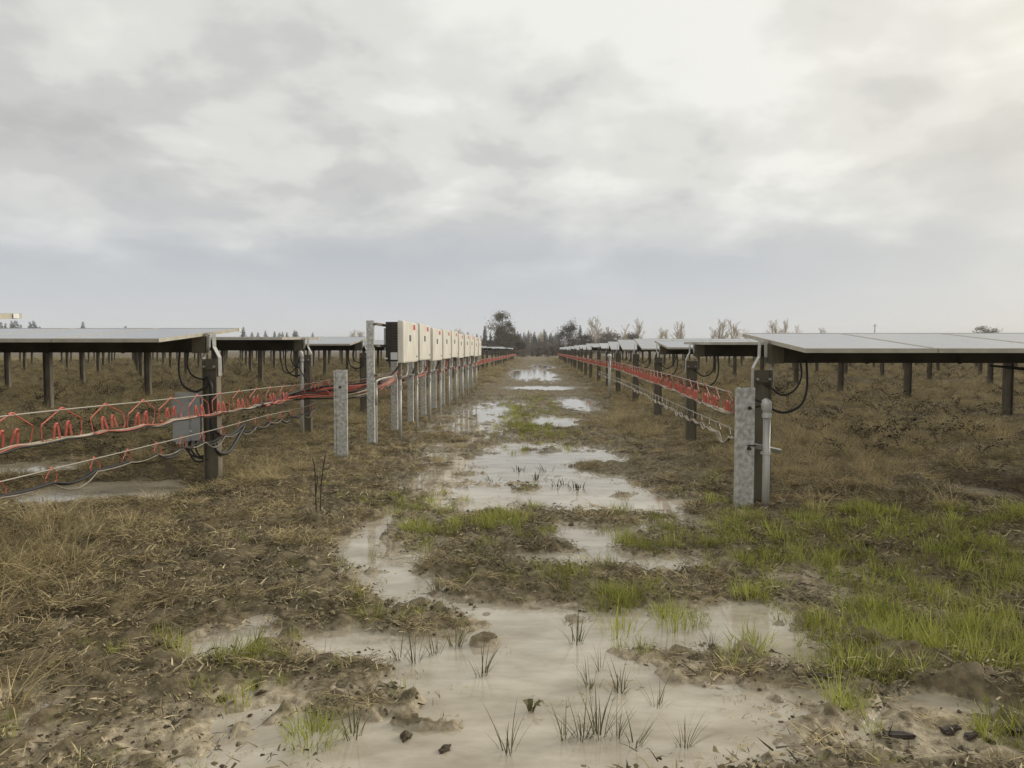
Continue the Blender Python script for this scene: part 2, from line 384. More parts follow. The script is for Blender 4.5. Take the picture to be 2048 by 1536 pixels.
def silt_at(x, y): return np.clip(.5 + .9 * field(x, y, SILT) + .45 * pudf(x, y), 0, 1) * (1 - .88 * sst(.016, .055, height(x, y, True))) * (1 - .85 * sst(7.5, 12, y))
def litter_at(x, y): return np.clip(sst(1.2, 3.2, np.abs(x - xc(y))) * .8 + .3 * fbm(x * .8, y * .8, 71, 3), 0, 1)
for nm, arr in (('silt', silt_at(Xf, Yf)), ('litter', litter_at(Xf, Yf)), ('wet', np.clip(1 - H / .06, 0, 1) * sst(-.75, -.15, pudf(Xf, Yf)))):
    a = me.attributes.new(nm, 'FLOAT', 'POINT'); a.data.foreach_set('value', arr.astype(np.float32))
me.materials.append(M['ground'])
tag(ob('ground', me), kind='structure')
mb = MB(); mb.add([(-14, 1.2, 0), (14, 1.2, 0), (14, 95, 0), (-14, 95, 0)], [(0, 1, 2, 3)])
tag(mb.obj('water', M['water']), kind='structure')

# ------------------------------------------------------------------ solar panel rows
PW, PL, PT = 1.12, 2.27, .036
def post_mesh(z1, cap=False):
    b_ = MB(); b_.ibeam(0, 0, -.45, z1, .17, .13); return b_.mesh('post', M['post'])
POST_END = post_mesh(1.42); POST_MID = post_mesh(1.52)
def panel_meshes():
    b_ = MB(); b_.box(.012, PW - .012, -PL / 2 + .012, PL / 2 - .012, -.006, .0); b_.m = 1; b_.box(.012, PW - .012, -PL / 2 + .012, PL / 2 - .012, -.012, -.0065)
    gl_ = b_.mesh('panel', [M['glass'], M['back']])
    f_ = MB(); w = .014
    for x0, x1, y0, y1 in ((.004, .004 + w, -PL / 2, PL / 2), (PW - .004 - w, PW - .004, -PL / 2, PL / 2), (.004 + w, PW - .004 - w, -PL / 2, -PL / 2 + w), (.004 + w, PW - .004 - w, PL / 2 - w, PL / 2)):
        f_.box(x0, x1, y0, y1, -PT, .003)
    return gl_, f_.mesh('frame', M['frame'])
PANEL, FRAME = panel_meshes()
def panel_simple():
    b_ = MB(); b_.box(.02, PW - .02, -PL / 2 + .016, PL / 2 - .016, -.02, .001); b_.m = 1
    for x0, x1, y0, y1 in ((.004, .02, -PL / 2, PL / 2), (PW - .02, PW - .004, -PL / 2, PL / 2), (.02, PW - .02, -PL / 2, -PL / 2 + .016), (.02, PW - .02, PL / 2 - .016, PL / 2)): b_.box(x0, x1, y0, y1, -PT, .004)
    b_.m = 2; b_.box(.03, PW - .03, -PL / 2 + .03, PL / 2 - .03, -.026, -.0205)
    return b_.mesh('panel', [M['glass'], M['frame'], M['back']])
PSIMPLE = panel_simple()
def bracket_mesh():
    b_ = MB()
    for s in (-1, 1):
        for (xa, za), (xb, zb) in (((.030, 1.735), (.034, 1.56)), ((.034, 1.56), (.095, 1.44)), ((.095, 1.44), (.097, 1.22))):
            w = .05; t_ = .007
            b_.add([(s * xa, -w, za), (s * xa + t_, -w, za), (s * xa + t_, w, za), (s * xa, w, za), (s * xb, -w, zb), (s * xb + t_, -w, zb), (s * xb + t_, w, zb), (s * xb, w, zb)],
                   [(0, 1, 2, 3), (4, 7, 6, 5), (0, 4, 5, 1), (1, 5, 6, 2), (2, 6, 7, 3), (3, 7, 4, 0)])
    return b_.mesh('bracket', M['strap'])
BRACKET = bracket_mesh()
def plate_mesh():
    b_ = MB(); b_.box(-.06, .06, -.052, .052, 1.30, 1.312); return b_.mesh('cross_plate', M['post'])
PLATE = plate_mesh()
def bolt_mesh():
    b_ = MB(); b_.tube([(0, 0, 0), (0, -.03, 0)], .014, 6); return b_.mesh('bolt', M['strap'])
BOLT = bolt_mesh()

def solar_row(s, x, y, z, rz, tilt, label, group, length, near, loops=()):
    root = thing('solar_panel_row', label, 'solar panels', (x, y, z), rz, group)
    n = int(length / PW); L = n * PW
    # beam: folded box section with lips
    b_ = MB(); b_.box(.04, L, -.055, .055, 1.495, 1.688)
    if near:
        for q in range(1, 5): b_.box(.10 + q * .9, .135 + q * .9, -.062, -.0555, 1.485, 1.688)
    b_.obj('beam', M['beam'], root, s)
    if near:
        e = MB(); e.box(.045, .20, -.066, -.0585, 1.488, 1.694); e.obj('lit_beam_end', M['post'], root, s)  # paler sheet over the beam face, painting the skylight that reaches its end
    ob('post', POST_END, root); ob('bracket', BRACKET, root)
    if near:
        ob('cross_plate', PLATE, root)
        for bx, bz in ((-.06, 1.33), (.06, 1.33), (0, 1.70)): ob('bolt', BOLT, root, (bx, -.052 if bz < 1.5 else -.05, bz))
    q = 7.7
    while q < L - .5: ob('post', POST_MID, root, (s * q, 0, 0)); q += 7.7
    ti = R(tilt); cz = 1.727
    for i in range(n):
        xo = s * (.06 + i * PW) - (PW if s < 0 else 0)
        if near and i < 7:
            p = ob('panel', PANEL, root, (xo, 0, cz), (ti, 0, 0)); ob('frame', FRAME, p)
            if i == 0:
                st = MB(); xx = -.002 if s > 0 else PW + .002
                st.box(min(xx, xx - s * .0), max(xx, xx) + .001, PL / 2 - .10, PL / 2 - .04, -PT + .004, .002); st.obj('sticker', M['white'], p)
        else:
            if i < 26 or near: ob('panel', PSIMPLE, root, (xo, 0, cz), (ti, 0, 0))
    if n > 26 and not near:
        st = MB(); c, sn = math.cos(ti), math.sin(ti); x0, x1 = .06 + 26 * PW, .06 + n * PW
        q4 = lambda xx, yy, zz: (xx, yy * c - zz * sn, cz + yy * sn + zz * c)
        st.add([q4(xx, yy, zz) for zz in (-.03, 0) for yy in (-PL / 2, PL / 2) for xx in (x0, x1)], [(0, 2, 3, 1), (4, 5, 7, 6), (0, 1, 5, 4), (2, 6, 7, 3), (0, 4, 6, 2), (1, 3, 7, 5)])
        tag(st.obj('panel_strip', M['glass'], root, s), kind='stuff')
    for lp in loops:
        b_ = MB(); b_.tube(bez(lp[0], 8), lp[1], 6); b_.obj('cable', M['black'], root, s, True)
    return root
LOOP = [([(.34, -.07, 1.52), (.35, -.08, 1.30), (.30, -.10, 1.12), (.16, -.11, 1.04), (.04, -.10, 1.09), (.0, -.05, 1.16)], .014),
        ([(.24, -.06, 1.52), (.25, -.08, 1.36), (.20, -.09, 1.24), (.10, -.09, 1.19), (.02, -.03, 1.20)], .011)]
LOOPR = [([(.42, -.07, 1.52), (.42, -.10, 1.25), (.36, -.12, 1.08), (.22, -.12, 1.00), (.10, -.10, 1.02), (.0, -.05, 1.12)], .012),
         ([(.36, -.06, 1.52), (.37, -.08, 1.36), (.30, -.09, 1.22), (.18, -.09, 1.17), (.08, -.06, 1.24), (.02, -.03, 1.28)], .010)]
RT = [4.6, .6, 4.2, 7.8, 3.0, 8.5, 7.0, 9.5, 6.5, 9.0, 8.0]
LT = [3.1, 4.4, .8, 5.0, 4.0, 3.0, 5.5, 3.5, 2.0, 4.5, 3.0]
rows_r, rows_l = [], []
RX = [2.55, 2.96, 3.33, 3.60]; LX = [-3.45, -3.55, -3.70, -3.58]
RLAB = ['solar panel row behind the spangled stub post and the capped conduit pipe', 'level solar panel row, next row behind the one with the stub post and capped pipe',
        'solar panel row tilted to show its glass, second behind the spangled stub post', 'steeply tilted solar panel row, third behind the spangled stub post']
LLAB = ['solar panel row standing one row before the row with the grey junction box', 'solar panel row whose end post carries the grey junction box',
        'level solar panel row whose end post carries a pipe with a white weatherhead', 'solar panel row ending just behind the tall post of the inverter rack']
ORD = 'first second third fourth fifth sixth seventh eighth ninth tenth eleventh twelfth thirteenth fourteenth fifteenth sixteenth seventeenth eighteenth nineteenth twentieth twenty-first twenty-second twenty-third twenty-fourth twenty-fifth'.split()
for k in range(24):
    y = 7.6 + 4.7 * k; x = RX[k] if k < 4 else 3.6 + .04 * (y - 21.7) + random.uniform(-.08, .08)
    z = (-.025, .0, .01, .06)[k] if k < 4 else .09 + random.uniform(-.03, .03)
    lab = RLAB[k] if k < 4 else ORD[k] + ' solar panel row beside the long red hanger line, counted from the spangled stub post'
    rows_r.append((x, y, z, solar_row(1, x, y, z, R(-3.5), RT[k] if k < 4 else RT[4 + (k * 3) % 7], lab, 'solar panel rows beside the long red hanger line', min(.78 * y + 12, 62), k < 3, LOOPR if k < 8 else ())))
for k in range(25):
    y = 4.2 if k == 0 else 8.8 + 4.6 * (k - 1); x = LX[k] if k < 4 else -3.58 + .04 * (y - 18) + random.uniform(-.08, .08)
    z = (.07, .075, .095, .11)[k] if k < 4 else .10 + random.uniform(-.03, .03)
    lab = LLAB[k] if k < 4 else ('solar panel row ending behind the inverters, ' if y < 31 else 'solar panel row past the last inverter, ') + ORD[k - 1] + ' counting from the grey junction box'
    grp = 'solar panel rows on the inverter side' if k < 4 else ('solar panel rows behind the inverters' if y < 31 else 'far solar panel rows on the inverter side')
    rows_l.append((x, y, z, solar_row(-1, x, y, z, R(-.8), LT[k] if k < 4 else LT[4 + (k * 3) % 7], lab, grp, min(.78 * y + 12, 62), k < 4, LOOP if k < 9 else ())))
# long cables slung under the nearest beam beside the stub post
b_ = MB()
for dz in (0, .03):
    b_.tube(bez([(2.2, -.07, 1.47), (2.9, -.09, 1.42 - dz), (3.6, -.09, 1.40 - dz), (4.4, -.08, 1.43 - dz), (4.9, -.07, 1.48)], 6), .010, 5)
b_.obj('slung_cable', M['black'], rows_r[0][3], 1, True)

# ------------------------------------------------------------------ galvanised posts, conduits, junction box
def stub(x, y, h, label, turn=False, bolts=()):
    z = gz(x, y); r_ = thing('galvanised_post', label, 'post', (x, y, z), R(-18 if turn else 6))
    b_ = MB(); w, d, t_ = .155, .085, .009      # C section, open to the side
    b_.box(-w / 2, w / 2, -d / 2, -d / 2 + t_, -.4, h); b_.box(-w / 2, -w / 2 + t_, -d / 2 + t_, d / 2, -.4, h); b_.box(w / 2 - t_, w / 2, -d / 2 + t_, d / 2, -.4, h)
    b_.box(-w / 2 + t_, -w / 2 + t_ + .022, d / 2 - t_, d / 2, -.4, h)
    b_.obj('channel', M['galv'], r_)
    e = MB(); e.box(-w / 2 - .030, -w / 2 - .004, -d / 2 - .012, -d / 2 + .05, -.4, h - .01); e.obj('side_flange', M['galv'], r_)
    for bx, bz in bolts:
        q = MB(); q.tube([(bx, -d / 2, bz), (bx, -d / 2 - .016, bz)], .020, 6); q.tube([(bx, -d / 2 - .016, bz), (bx, -d / 2 - .05, bz)], .010, 6); q.obj('bolt', M['wood'], r_)
    return r_
xs_, ys_ = 2.31, 7.35
stub(xs_, ys_, 1.20, 'spangled galvanised stub post beside the capped conduit pipe', bolts=((.02, 1.0), (.02, .60)))
xs2, ys2 = g(685, 920)
stub(xs2, ys2, 1.27, 'short spangled galvanised stub post before the inverter rack', bolts=((-.02, 1.02),))
def conduit(x, y, h, label, group=None, r=.030, rz=0, clamp=True, cables=None):
    z = gz(x, y); r_ = thing('conduit_pipe', label, 'conduit', (x, y, z), rz, group)
    b_ = MB(); b_.tube([(0, 0, -.3), (0, 0, h - .09)], r, 12); b_.obj('pipe', M['pipe'], r_, 1, True)
    c = MB(); c.tube([(0, 0, h - .115), (0, 0, h - .075)], r * 1.35, 12); c.tube([(0, 0, h - .075), (0, 0, h - .06)], r * 1.15, 12); c.obj('collar', M['cap'], r_)
    w = MB(); w.tube([(.006, 0, h - .06), (-.004, -.004, h - .025), (-.010, -.008, h + .02), (-.008, -.01, h + .05), (-.002, -.008, h + .068), (0, -.008, h + .073)], [r * 1.2, r * 1.4, r * 1.45, r * 1.25, r * .75, r * .15], 12)
    w.obj('weatherhead', M['cap'], r_, 1, True)
    if clamp:
        k = MB(); k.tube([(0, 0, .52), (0, 0, .55)], r * 1.3, 10); k.box(-.055, -.03, -.012, .012, .522, .548); k.obj('clamp', M['cap'], r_)
    for cb in cables or ():
        q = MB(); q.tube(bez(cb, 6), .010, 6); q.obj('cable', M['black'], r_, 1, True)
    return r_
xp, yp = 2.515, 7.33
conduit(xp, yp, 1.00, 'grey conduit pipe with a rounded metal cap beside the stub post', r=.036, cables=[[(-.04, 0, 1.03), (-.10, .05, 1.06), (-.14, .10, 1.10)], [(-.04, .01, 1.0), (-.12, .06, .98), (-.16, .10, .98)]])
# strut between stub post and pipe
r_ = thing('strut_channel', 'short slotted strut holding the capped conduit pipe to the stub post', 'strut', (xs_ + .07, ys_ - .02, .66), R(-2))
b_ = MB()
for x0, x1, y0, y1, z0, z1 in ((0, .32, -.02, -.016, -.02, .02), (0, .32, .016, .02, -.02, .02), (0, .32, -.016, .016, .017, .02)): b_.box(x0, x1, y0, y1, z0, z1)
o = b_.obj('channel', M['strap'], r_); o.rotation_euler = (R(20), R(13), R(16))
k = MB(); k.tube([(-.06, -.03, .0), (.03, -.03, .0)], .008, 6); k.obj('bolt', M['wood'], r_)
conduit(g(607, 880)[0], 13.15, 1.42, 'conduit pipe with a white weatherhead on the second row end post', clamp=False,
        cables=[[(-.03, -.02, 1.40), (-.02, -.07, 1.2), (.05, -.07, 1.05), (.10, -.05, .95)], [(-.03, -.02, 1.40), (-.07, -.07, 1.22), (-.2, -.05, 1.10), (-.33, 0, 1.16), (-.40, .05, 1.5)]])
conduit(g(1218, 800)[0] + .1, 24.5, 1.36, 'weatherhead pipe rising behind the long red hanger line', clamp=False, r=.045,
        cables=[[(-.03, -.02, 1.34), (-.05, -.08, 1.2), (.02, -.08, 1.0)], [(-.05, -.02, 1.34), (-.12, -.08, 1.22), (-.1, -.06, 1.0)]])

lx, ly, lz, _ = rows_l[1]
jb = thing('junction_box', 'grey metal junction box fixed to the row end post under red hangers', 'box', (lx - .30, ly - .02, lz + .46), R(8))
b_ = MB(); b_.box(-.13, .17, -.06, .12, 0, .50); o = b_.obj('enclosure', M['box'], jb)
b_ = MB(); b_.box(-.135, .055, -.078, -.0605, -.005, .505); b_.obj('lid', M['box'], jb)
for q in (.10, .43):
    k = MB(); k.box(.056, .075, -.076, -.061, q, q + .02); k.obj('latch', M['white'], jb)
k = MB(); k.box(-.16, .20, .121, .128, -.06, .56); k.obj('mounting_plate', M['strap'], jb)
for j, (x0, x1) in enumerate(((-.02, .20), (.04, .24), (.10, .27), (.02, .3))):
    k = MB(); k.tube(bez([(x0, .02, .0), (x0 + .01, .0, -.10 - .02 * j), (x0 + .12, -.01, -.20 - .02 * j), (x1 + .1, .02, -.16 + .01 * j)], 6), .012, 6); k.obj('cable', M['black'], jb, 1, True)
# thick black cables wrapped on that post
k = MB(); k.tube(bez([(.03, -.09, .62), (.10, -.08, .55), (.13, .05, .50), (.13, .25, .50), (.13, .45, .54), (.13, .62, .58)], 7), .020, 7); k.obj('cable', M['black'], rows_l[1][3], 1, True)
k = MB(); k.tube(bez([(-.02, -.07, 1.22), (.03, -.09, 1.10), (.02, -.09, .9), (.03, -.08, .50), (.09, -.08, .33), (.12, .1, .29), (.13, .30, .36), (.13, .5, .47), (.13, .68, .57)], 7), .022, 7); k.obj('cable', M['black'], rows_l[1][3], 1, True)

# ------------------------------------------------------------------ inverter rack and inverters
def invx(y): return -2.28 + .035 * y
BR = -math.atan(.035)
rack = thing('inverter_rack', 'galvanised post and rail rack carrying the line of inverters', 'rack', (invx(12.2) - .46, 12.2, .05), BR)
def cpost(h):
    b_ = MB(); b_.box(-.06, .06, -.04, -.031, -.4, h); b_.box(-.06, -.051, -.0308, .04, -.4, h); b_.box(.051, .06, -.0308, .04, -.4, h); return b_.mesh('post', M['galv'])
TP, SP = cpost(2.03), cpost(1.90)
ob('post', TP, rack)
for k in range(1, 11): ob('post', SP, rack, (.0 + .02, 1.9 + 1.78 * (k - 1), 0))
for zz, xo, l in ((1.955, .09, 18.6), (1.60, .09, 18.6), (1.12, .10, 18.6)):
    b_ = MB(); b_.box(xo - .021, xo + .021, -.05, l, zz, zz + .006); b_.box(xo - .021, xo - .016, -.05, l, zz + .0065, zz + .041); b_.box(xo + .016, xo + .021, -.05, l, zz + .0065, zz + .041)
    b_.obj('rail', M['post'], rack)

def inverter_parts():
    P = {}
    b_ = MB(); w, h = 1.49, .73
    b_.box(-.30, -.095, .02, w - .02, .03, h - .03); P['body'] = b_.mesh('body', M['invdark'])
    # cover: rounded, slightly tapered shell
    bm = bmesh.new(); bmesh.ops.create_cube(bm, size=1)
    for v in bm.verts:
        v.co = Vector((-.047 + v.co.x * .095, w / 2 + v.co.y * w, h / 2 + v.co.z * h))
        if v.co.x > -.02: v.co.y = w / 2 + (v.co.y - w / 2) * .985; v.co.z = h / 2 + (v.co.z - h / 2) * .97
    bmesh.ops.bevel(bm, geom=bm.edges[:], offset=.014, segments=2, affect='EDGES')
    me_ = bpy.data.meshes.new('front_cover'); bm.to_mesh(me_); bm.free(); me_.materials.append(M['inv']); P['front_cover'] = me_
    b_ = MB()
    for q in range(11): b_.box(-.20, -.105, .008, .0195, .20 + q * .045, .20 + q * .045 + .022)
    P['louvre'] = b_.mesh('louvre', M['fin'])
    b_ = MB(); b_.box(-.215, -.10, .006, .0195, .06, .185); P['sticker'] = b_.mesh('sticker', M['sticker'])
    b_ = MB(); b_.box(-.32, -.27, .004, .0195, .07, .095); P['tag'] = b_.mesh('tag', M['white'])
    b_ = MB(); b_.box(.0005, .006, .58, .74, .38, .49); P['display'] = b_.mesh('display', M['screen'])
    b_ = MB(); b_.box(.0005, .004, 1.30, 1.38, .09, .12); P['latch'] = b_.mesh('latch', M['screen'])
    b_ = MB(); b_.box(.0005, .003, .93, 1.27, .585, .66); P['nameplate'] = b_.mesh('nameplate', M['inv'])
    b_ = MB()
    for q in (.25, 1.2): b_.box(-.38, -.30, q, q + .05, .22, .60)
    P['mount'] = b_.mesh('mount', M['strap'])
    return P
IP = inverter_parts()
cu = bpy.data.curves.new('logo', 'FONT'); cu.body = 'ABB'; cu.size = .12; cu.extrude = .001; cu.space_character = 1.05; cu.offset = .004
to = bpy.data.objects.new('logo', cu); COL.objects.link(to)
bpy.context.view_layer.update()
LOGO = bpy.data.meshes.new_from_object(to.evaluated_get(bpy.context.evaluated_depsgraph_get())); bpy.data.objects.remove(to)
LOGO.name = 'logo'; LOGO.materials.clear(); LOGO.materials.append(M['logo'])
for k in range(10):
    y = 12.6 + 1.78 * k
    lab = 'first cream inverter on the rack with its dark louvred side in view' if k == 0 else ('last cream inverter at the far end of the rack' if k == 9 else ORD[k] + ' cream inverter on the rack, counted from the tall rack post')
    iv = thing('inverter', lab, 'inverter', (invx(y), y, 1.375 + .02 * math.sin(k * 2.1)), BR + R(random.uniform(-.6, .6)), 'inverters in line on the rack')
    for nm, me_ in IP.items(): ob(nm, me_, iv)
    ob('logo', LOGO, iv, (.0045, .95, .595), (math.pi / 2, 0, math.pi / 2))
    # conduit drop with fitting and J pipe
    z = gz(invx(y) - .1, y + .35)
    cd = thing('conduit_riser', 'pale conduit rising from the mud to the first inverter' if k == 0 else ('pale conduit rising from the mud to the last inverter' if k == 9 else 'pale conduit rising to the ' + ORD[k] + ' inverter counted from the tall rack post'), 'conduit', (invx(y) - .11, y + .35, z), BR, 'conduits under the inverters')
    b_ = MB(); b_.tube([(0, 0, -.25), (0, 0, 1.12)], .028, 10); b_.obj('pipe', M['pipe'], cd, 1, True)
    b_ = MB(); b_.tube([(0, 0, .90), (0, 0, .98)], .037, 10); b_.obj('coupling', M['pipe'], cd)
    b_ = MB(); b_.tube([(0, 0, 1.08), (0, 0, 1.13), (0, 0, 1.16), (0, 0, 1.37 - z + .01)], [.032, .042, .036, .036], 10); b_.obj('fitting', M['fitting'], cd)
    b_ = MB(); b_.tube(bez([(.02, .62, 1.38 - z), (.02, .62, 1.22 - z), (.0, .57, 1.13 - z), (-.10, .5, 1.10 - z), (-.26, .42, 1.10 - z)], 6), .017, 7); b_.obj('bent_pipe', M['cap'], cd, 1, True)
    b_ = MB(); b_.tube(bez([(-.16, .9 + .05 * (k % 3), 1.39 - z), (-.17, .85, 1.22 - z), (-.24, .7, 1.05 - z), (-.36, .45, .98 - z)], 6), .022 if k % 2 else .030, 7); b_.obj('cable', M['black'] if k % 2 else M['redcable'], cd, 1, True)
# thin elbow conduit beside the tall rack post
xe = rack.location.x + .10
ec = thing('elbow_conduit', 'thin conduit bending over beside the tall rack post', 'conduit', (xe, 12.12, 0), BR)
b_ = MB(); b_.tube(bez([(0, 0, -.2), (0, 0, .5), (0, 0, 1.02), (.01, .05, 1.10), (.06, .35, 1.13), (.16, .9, 1.15)], 6), .017, 8); b_.obj('pipe', M['pipe'], ec, 1, True)
b_ = MB(); b_.tube([(0, 0, .70), (0, 0, .98)], .022, 8); b_.obj('sleeve', M['pipe'], ec, 1, True)

# ------------------------------------------------------------------ cable runs with red hangers
def hanger_big(n):
    b_ = MB(); r = .0055
    for s in (-1, 1):
        b_.tube([(0, 0, .008), (s * .03, 0, .002), (s * .245, 0, -.085), (s * .252, 0, -.10), (s * .252, 0, -.185), (s * .235, 0, -.215), (s * .205, 0, -.225), (s * .18, 0, -.205)], r, 4, False)
        x0 = s * .075
        b_.tube([(x0 - .022, .01, -.205), (x0 - .020, 0, -.12), (x0 - .010, 0, -.098), (x0 + .010, 0, -.098), (x0 + .020, 0, -.12), (x0 + .022, -.01, -.205)], r * 2.0, 4, False)
        b_.tube([(x0 - .006, .02, -.205), (x0, .012, -.115), (x0 + .008, .02, -.205)], r, 4, False)
    b_.tube([(-.035, 0, .006), (0, 0, .016), (.035, 0, .006)], r * 1.3, 4)
    return b_.mesh('hanger', M['red'])
def hanger_small():
    b_ = MB(); r = .005
    b_.tube([(-.06, 0, -.085), (-.065, 0, -.06), (-.01, 0, .008), (.02, 0, .006), (.075, 0, -.045), (.07, 0, -.095), (.03, 0, -.105)], r, 4, False)
    b_.tube([(-.02, 0, .006), (.0, 0, .014), (.02, 0, .006)], r * 1.5, 4)
    return b_.mesh('hanger', M['red'])
HB, HS = hanger_big(0), hanger_small(); HP = HS.copy(); HP.materials[0] = M['fitting']
def run(name, label, pts, big, step, cables, sag=.03, wirer=.006, small=None, seed=1):
    """pts: (x,y,z) of the messenger wire; hangers every step; cables hang below"""
    rnd = random.Random(seed)
    root = thing(name, label, 'cable run', pts[0])
    o0 = Vector(pts[0]); path = [Vector(p) - o0 for p in bez(pts, 12)]
    segs = [0]
    for a, b2 in zip(path, path[1:]): segs.append(segs[-1] + (b2 - a).length)
    tot = segs[-1]
    def at(s):
        s = min(max(s, 0), tot - 1e-6); i = max(j for j in range(len(segs) - 1) if segs[j] <= s)
        f = (s - segs[i]) / (segs[i + 1] - segs[i]); return path[i].lerp(path[i + 1], f), (path[i + 1] - path[i]).normalized()
    b_ = MB(); b_.tube(path, wirer, 5); b_.obj('messenger_wire', M['wire'], root, 1, True)
    hs = []; s = step * .4
    while s < tot:
        p, d = at(s); hs.append(s)
        ob('hanger', HB if big else (small or HS), root, p, (rnd.uniform(-.18, .18), -math.asin(d.z) + rnd.uniform(-.06, .06), math.atan2(d.y, d.x)), (1, 1, rnd.uniform(.92, 1.08)))
        s += step * rnd.uniform(.93, 1.07) * (1 if s < 45 else 1.0)
    drop = -.215 if big else -.095
    sags = [rnd.uniform(.005, .07) for _ in range(31)]
    for ci, (matn, r, side, dz) in enumerate(cables):
        cp = []; s = 0; ph = rnd.uniform(0, 6)
        while s <= tot:
            p, d = at(s); sd_ = Vector((d.y, -d.x, 0))
            j_ = next((q for q in range(len(hs) - 1) if hs[q] <= s < hs[q + 1]), None)
            f_ = (s - hs[j_]) / (hs[j_ + 1] - hs[j_]) if j_ is not None else 0
            am = sags[(j_ or 0) % len(sags)] * (.5 if big else 1) * (1 + .4 * math.sin(ph + (j_ or 0)))
            cp.append(p + sd_ * (side + .012 * math.sin(s * 3.1 + ph)) + Vector((0, 0, drop + dz - am * 4 * f_ * (1 - f_))))
            s += .06 if s < 22 else .4
        b_ = MB(); b_.tube(cp, r, 5); b_.obj('cable', M[matn], root, 1, True)
    return root
# long run beside the right hand rows
def rrx(y): return 2.2 + (.075 * (y - 7.4) if y < 22 else .075 * 14.6 + .04 * (y - 22))
up = [(rrx(y), y, z) for y, z in ((7.45, 1.17), (10, 1.19), (13, 1.20), (18, 1.19), (24, 1.20), (32, 1.17), (42, 1.15), (55, 1.14), (72, 1.12), (92, 1.10), (112, 1.08))]
run('cable_run', 'long sagging wire of red cable hangers leading away from the spangled stub post', up, True, .60,
    [('tan', .012, .01, 0), ('tan', .010, -.012, .008), ('tan', .009, -.03, .002), ('black', .009, .03, .0)], seed=3)
lo = [(rrx(y) + .02, y, z) for y, z in ((7.45, .80), (10, .78), (14, .75), (19, .72), (25, .70), (32, .68))]
run('cable_run', 'low wire with dark and pale cables under the long red hanger line', lo, False, .55,
    [('tan', .012, .01, 0), ('tan', .010, -.015, .0), ('black', .009, .02, -.012)], small=HP, seed=4)
# near left run
ul = [(-3.42, y, z) for y, z in ((3.6, 1.14), (5.0, 1.155), (7.0, 1.12), (8.7, 1.09), (10.5, 1.07), (12.6, 1.03), (14.6, 1.05))]
run('cable_run', 'upper wire of wide red hangers passing the grey junction box', ul, True, .60,
    [('tan', .010, .01, 0), ('tan', .008, -.015, .006), ('redcable', .007, .02, .004), ('black', .008, .03, -.006)], seed=5)
ll = [(-3.42, y, z) for y, z in ((3.6, .735), (5.0, .72), (7.0, .70), (8.7, .685), (10.3, .69), (12.0, .66), (13.0, .68))]
run('cable_run', 'lower wire of small red hangers with black cables passing the grey junction box', ll, False, .55,
    [('black', .010, .01, 0), ('black', .009, -.015, .0), ('fitting', .007, .02, -.008)], seed=6)
# run behind and beyond the inverters
fl = [(x, y, z) for x, y, z in ((-2.95, 12.4, 1.06), (-2.75, 15, 1.05), (-2.45, 20, 1.06), (-2.2, 26, 1.08), (-1.9, 32, 1.08), (-1.4, 45, 1.10), (-.9, 60, 1.08), (-.2, 80, 1.10), (.6, 104, 1.08))]
run('cable_run', 'wire of red hangers running behind the inverters and on past the last one', fl, True, .60,
    [('tan', .012, .01, 0), ('tan', .010, -.012, .008), ('black', .011, .02, .004)], seed=8)
# bundle of cables crossing from the left run to the rack
bd = thing('cable_bundle', 'thick tangle of red and black cables crossing from hangers to the inverter rack', 'cables', (-3.4, 11.4, 1.0))
rnd = random.Random(12)
for i in range(14):
    z0 = rnd.uniform(-.20, .02); c = MB()
    pts = [(rnd.uniform(-.04, .04), rnd.uniform(-1.6, -.6), -.15 + rnd.uniform(-.02, .02)), (rnd.uniform(-.04, .04), rnd.uniform(-.2, .3), z0 * .6 - .08), (.35, .5 + rnd.uniform(-.15, .15), z0 - .03 + rnd.uniform(-.04, .04)), (.75, .75 + rnd.uniform(-.15, .15), z0 + rnd.uniform(-.05, .03)), (1.05, 1.2, z0 + .03 + rnd.uniform(-.03, .04)), (1.25, 1.9, .12 + rnd.uniform(-.1, .04)), (1.36, 2.2, .36)]
    c.tube(bez(pts, 7), rnd.choice((.012, .016, .02)), 6); c.obj('cable', M[['redcable', 'black', 'red', 'tan', 'redcable', 'black'][i % 6]], bd, 1, True)
for i in range(24):
    c = HB; o = ob('cable_tie', HS, bd, (.05 + i * .05, .2 + i * .05 + rnd.uniform(-.2, .2), rnd.uniform(-.08, .10)), (rnd.uniform(-.5, .5), rnd.uniform(-.5, .5), rnd.uniform(0, 3)), rnd.uniform(.8, 1.3))

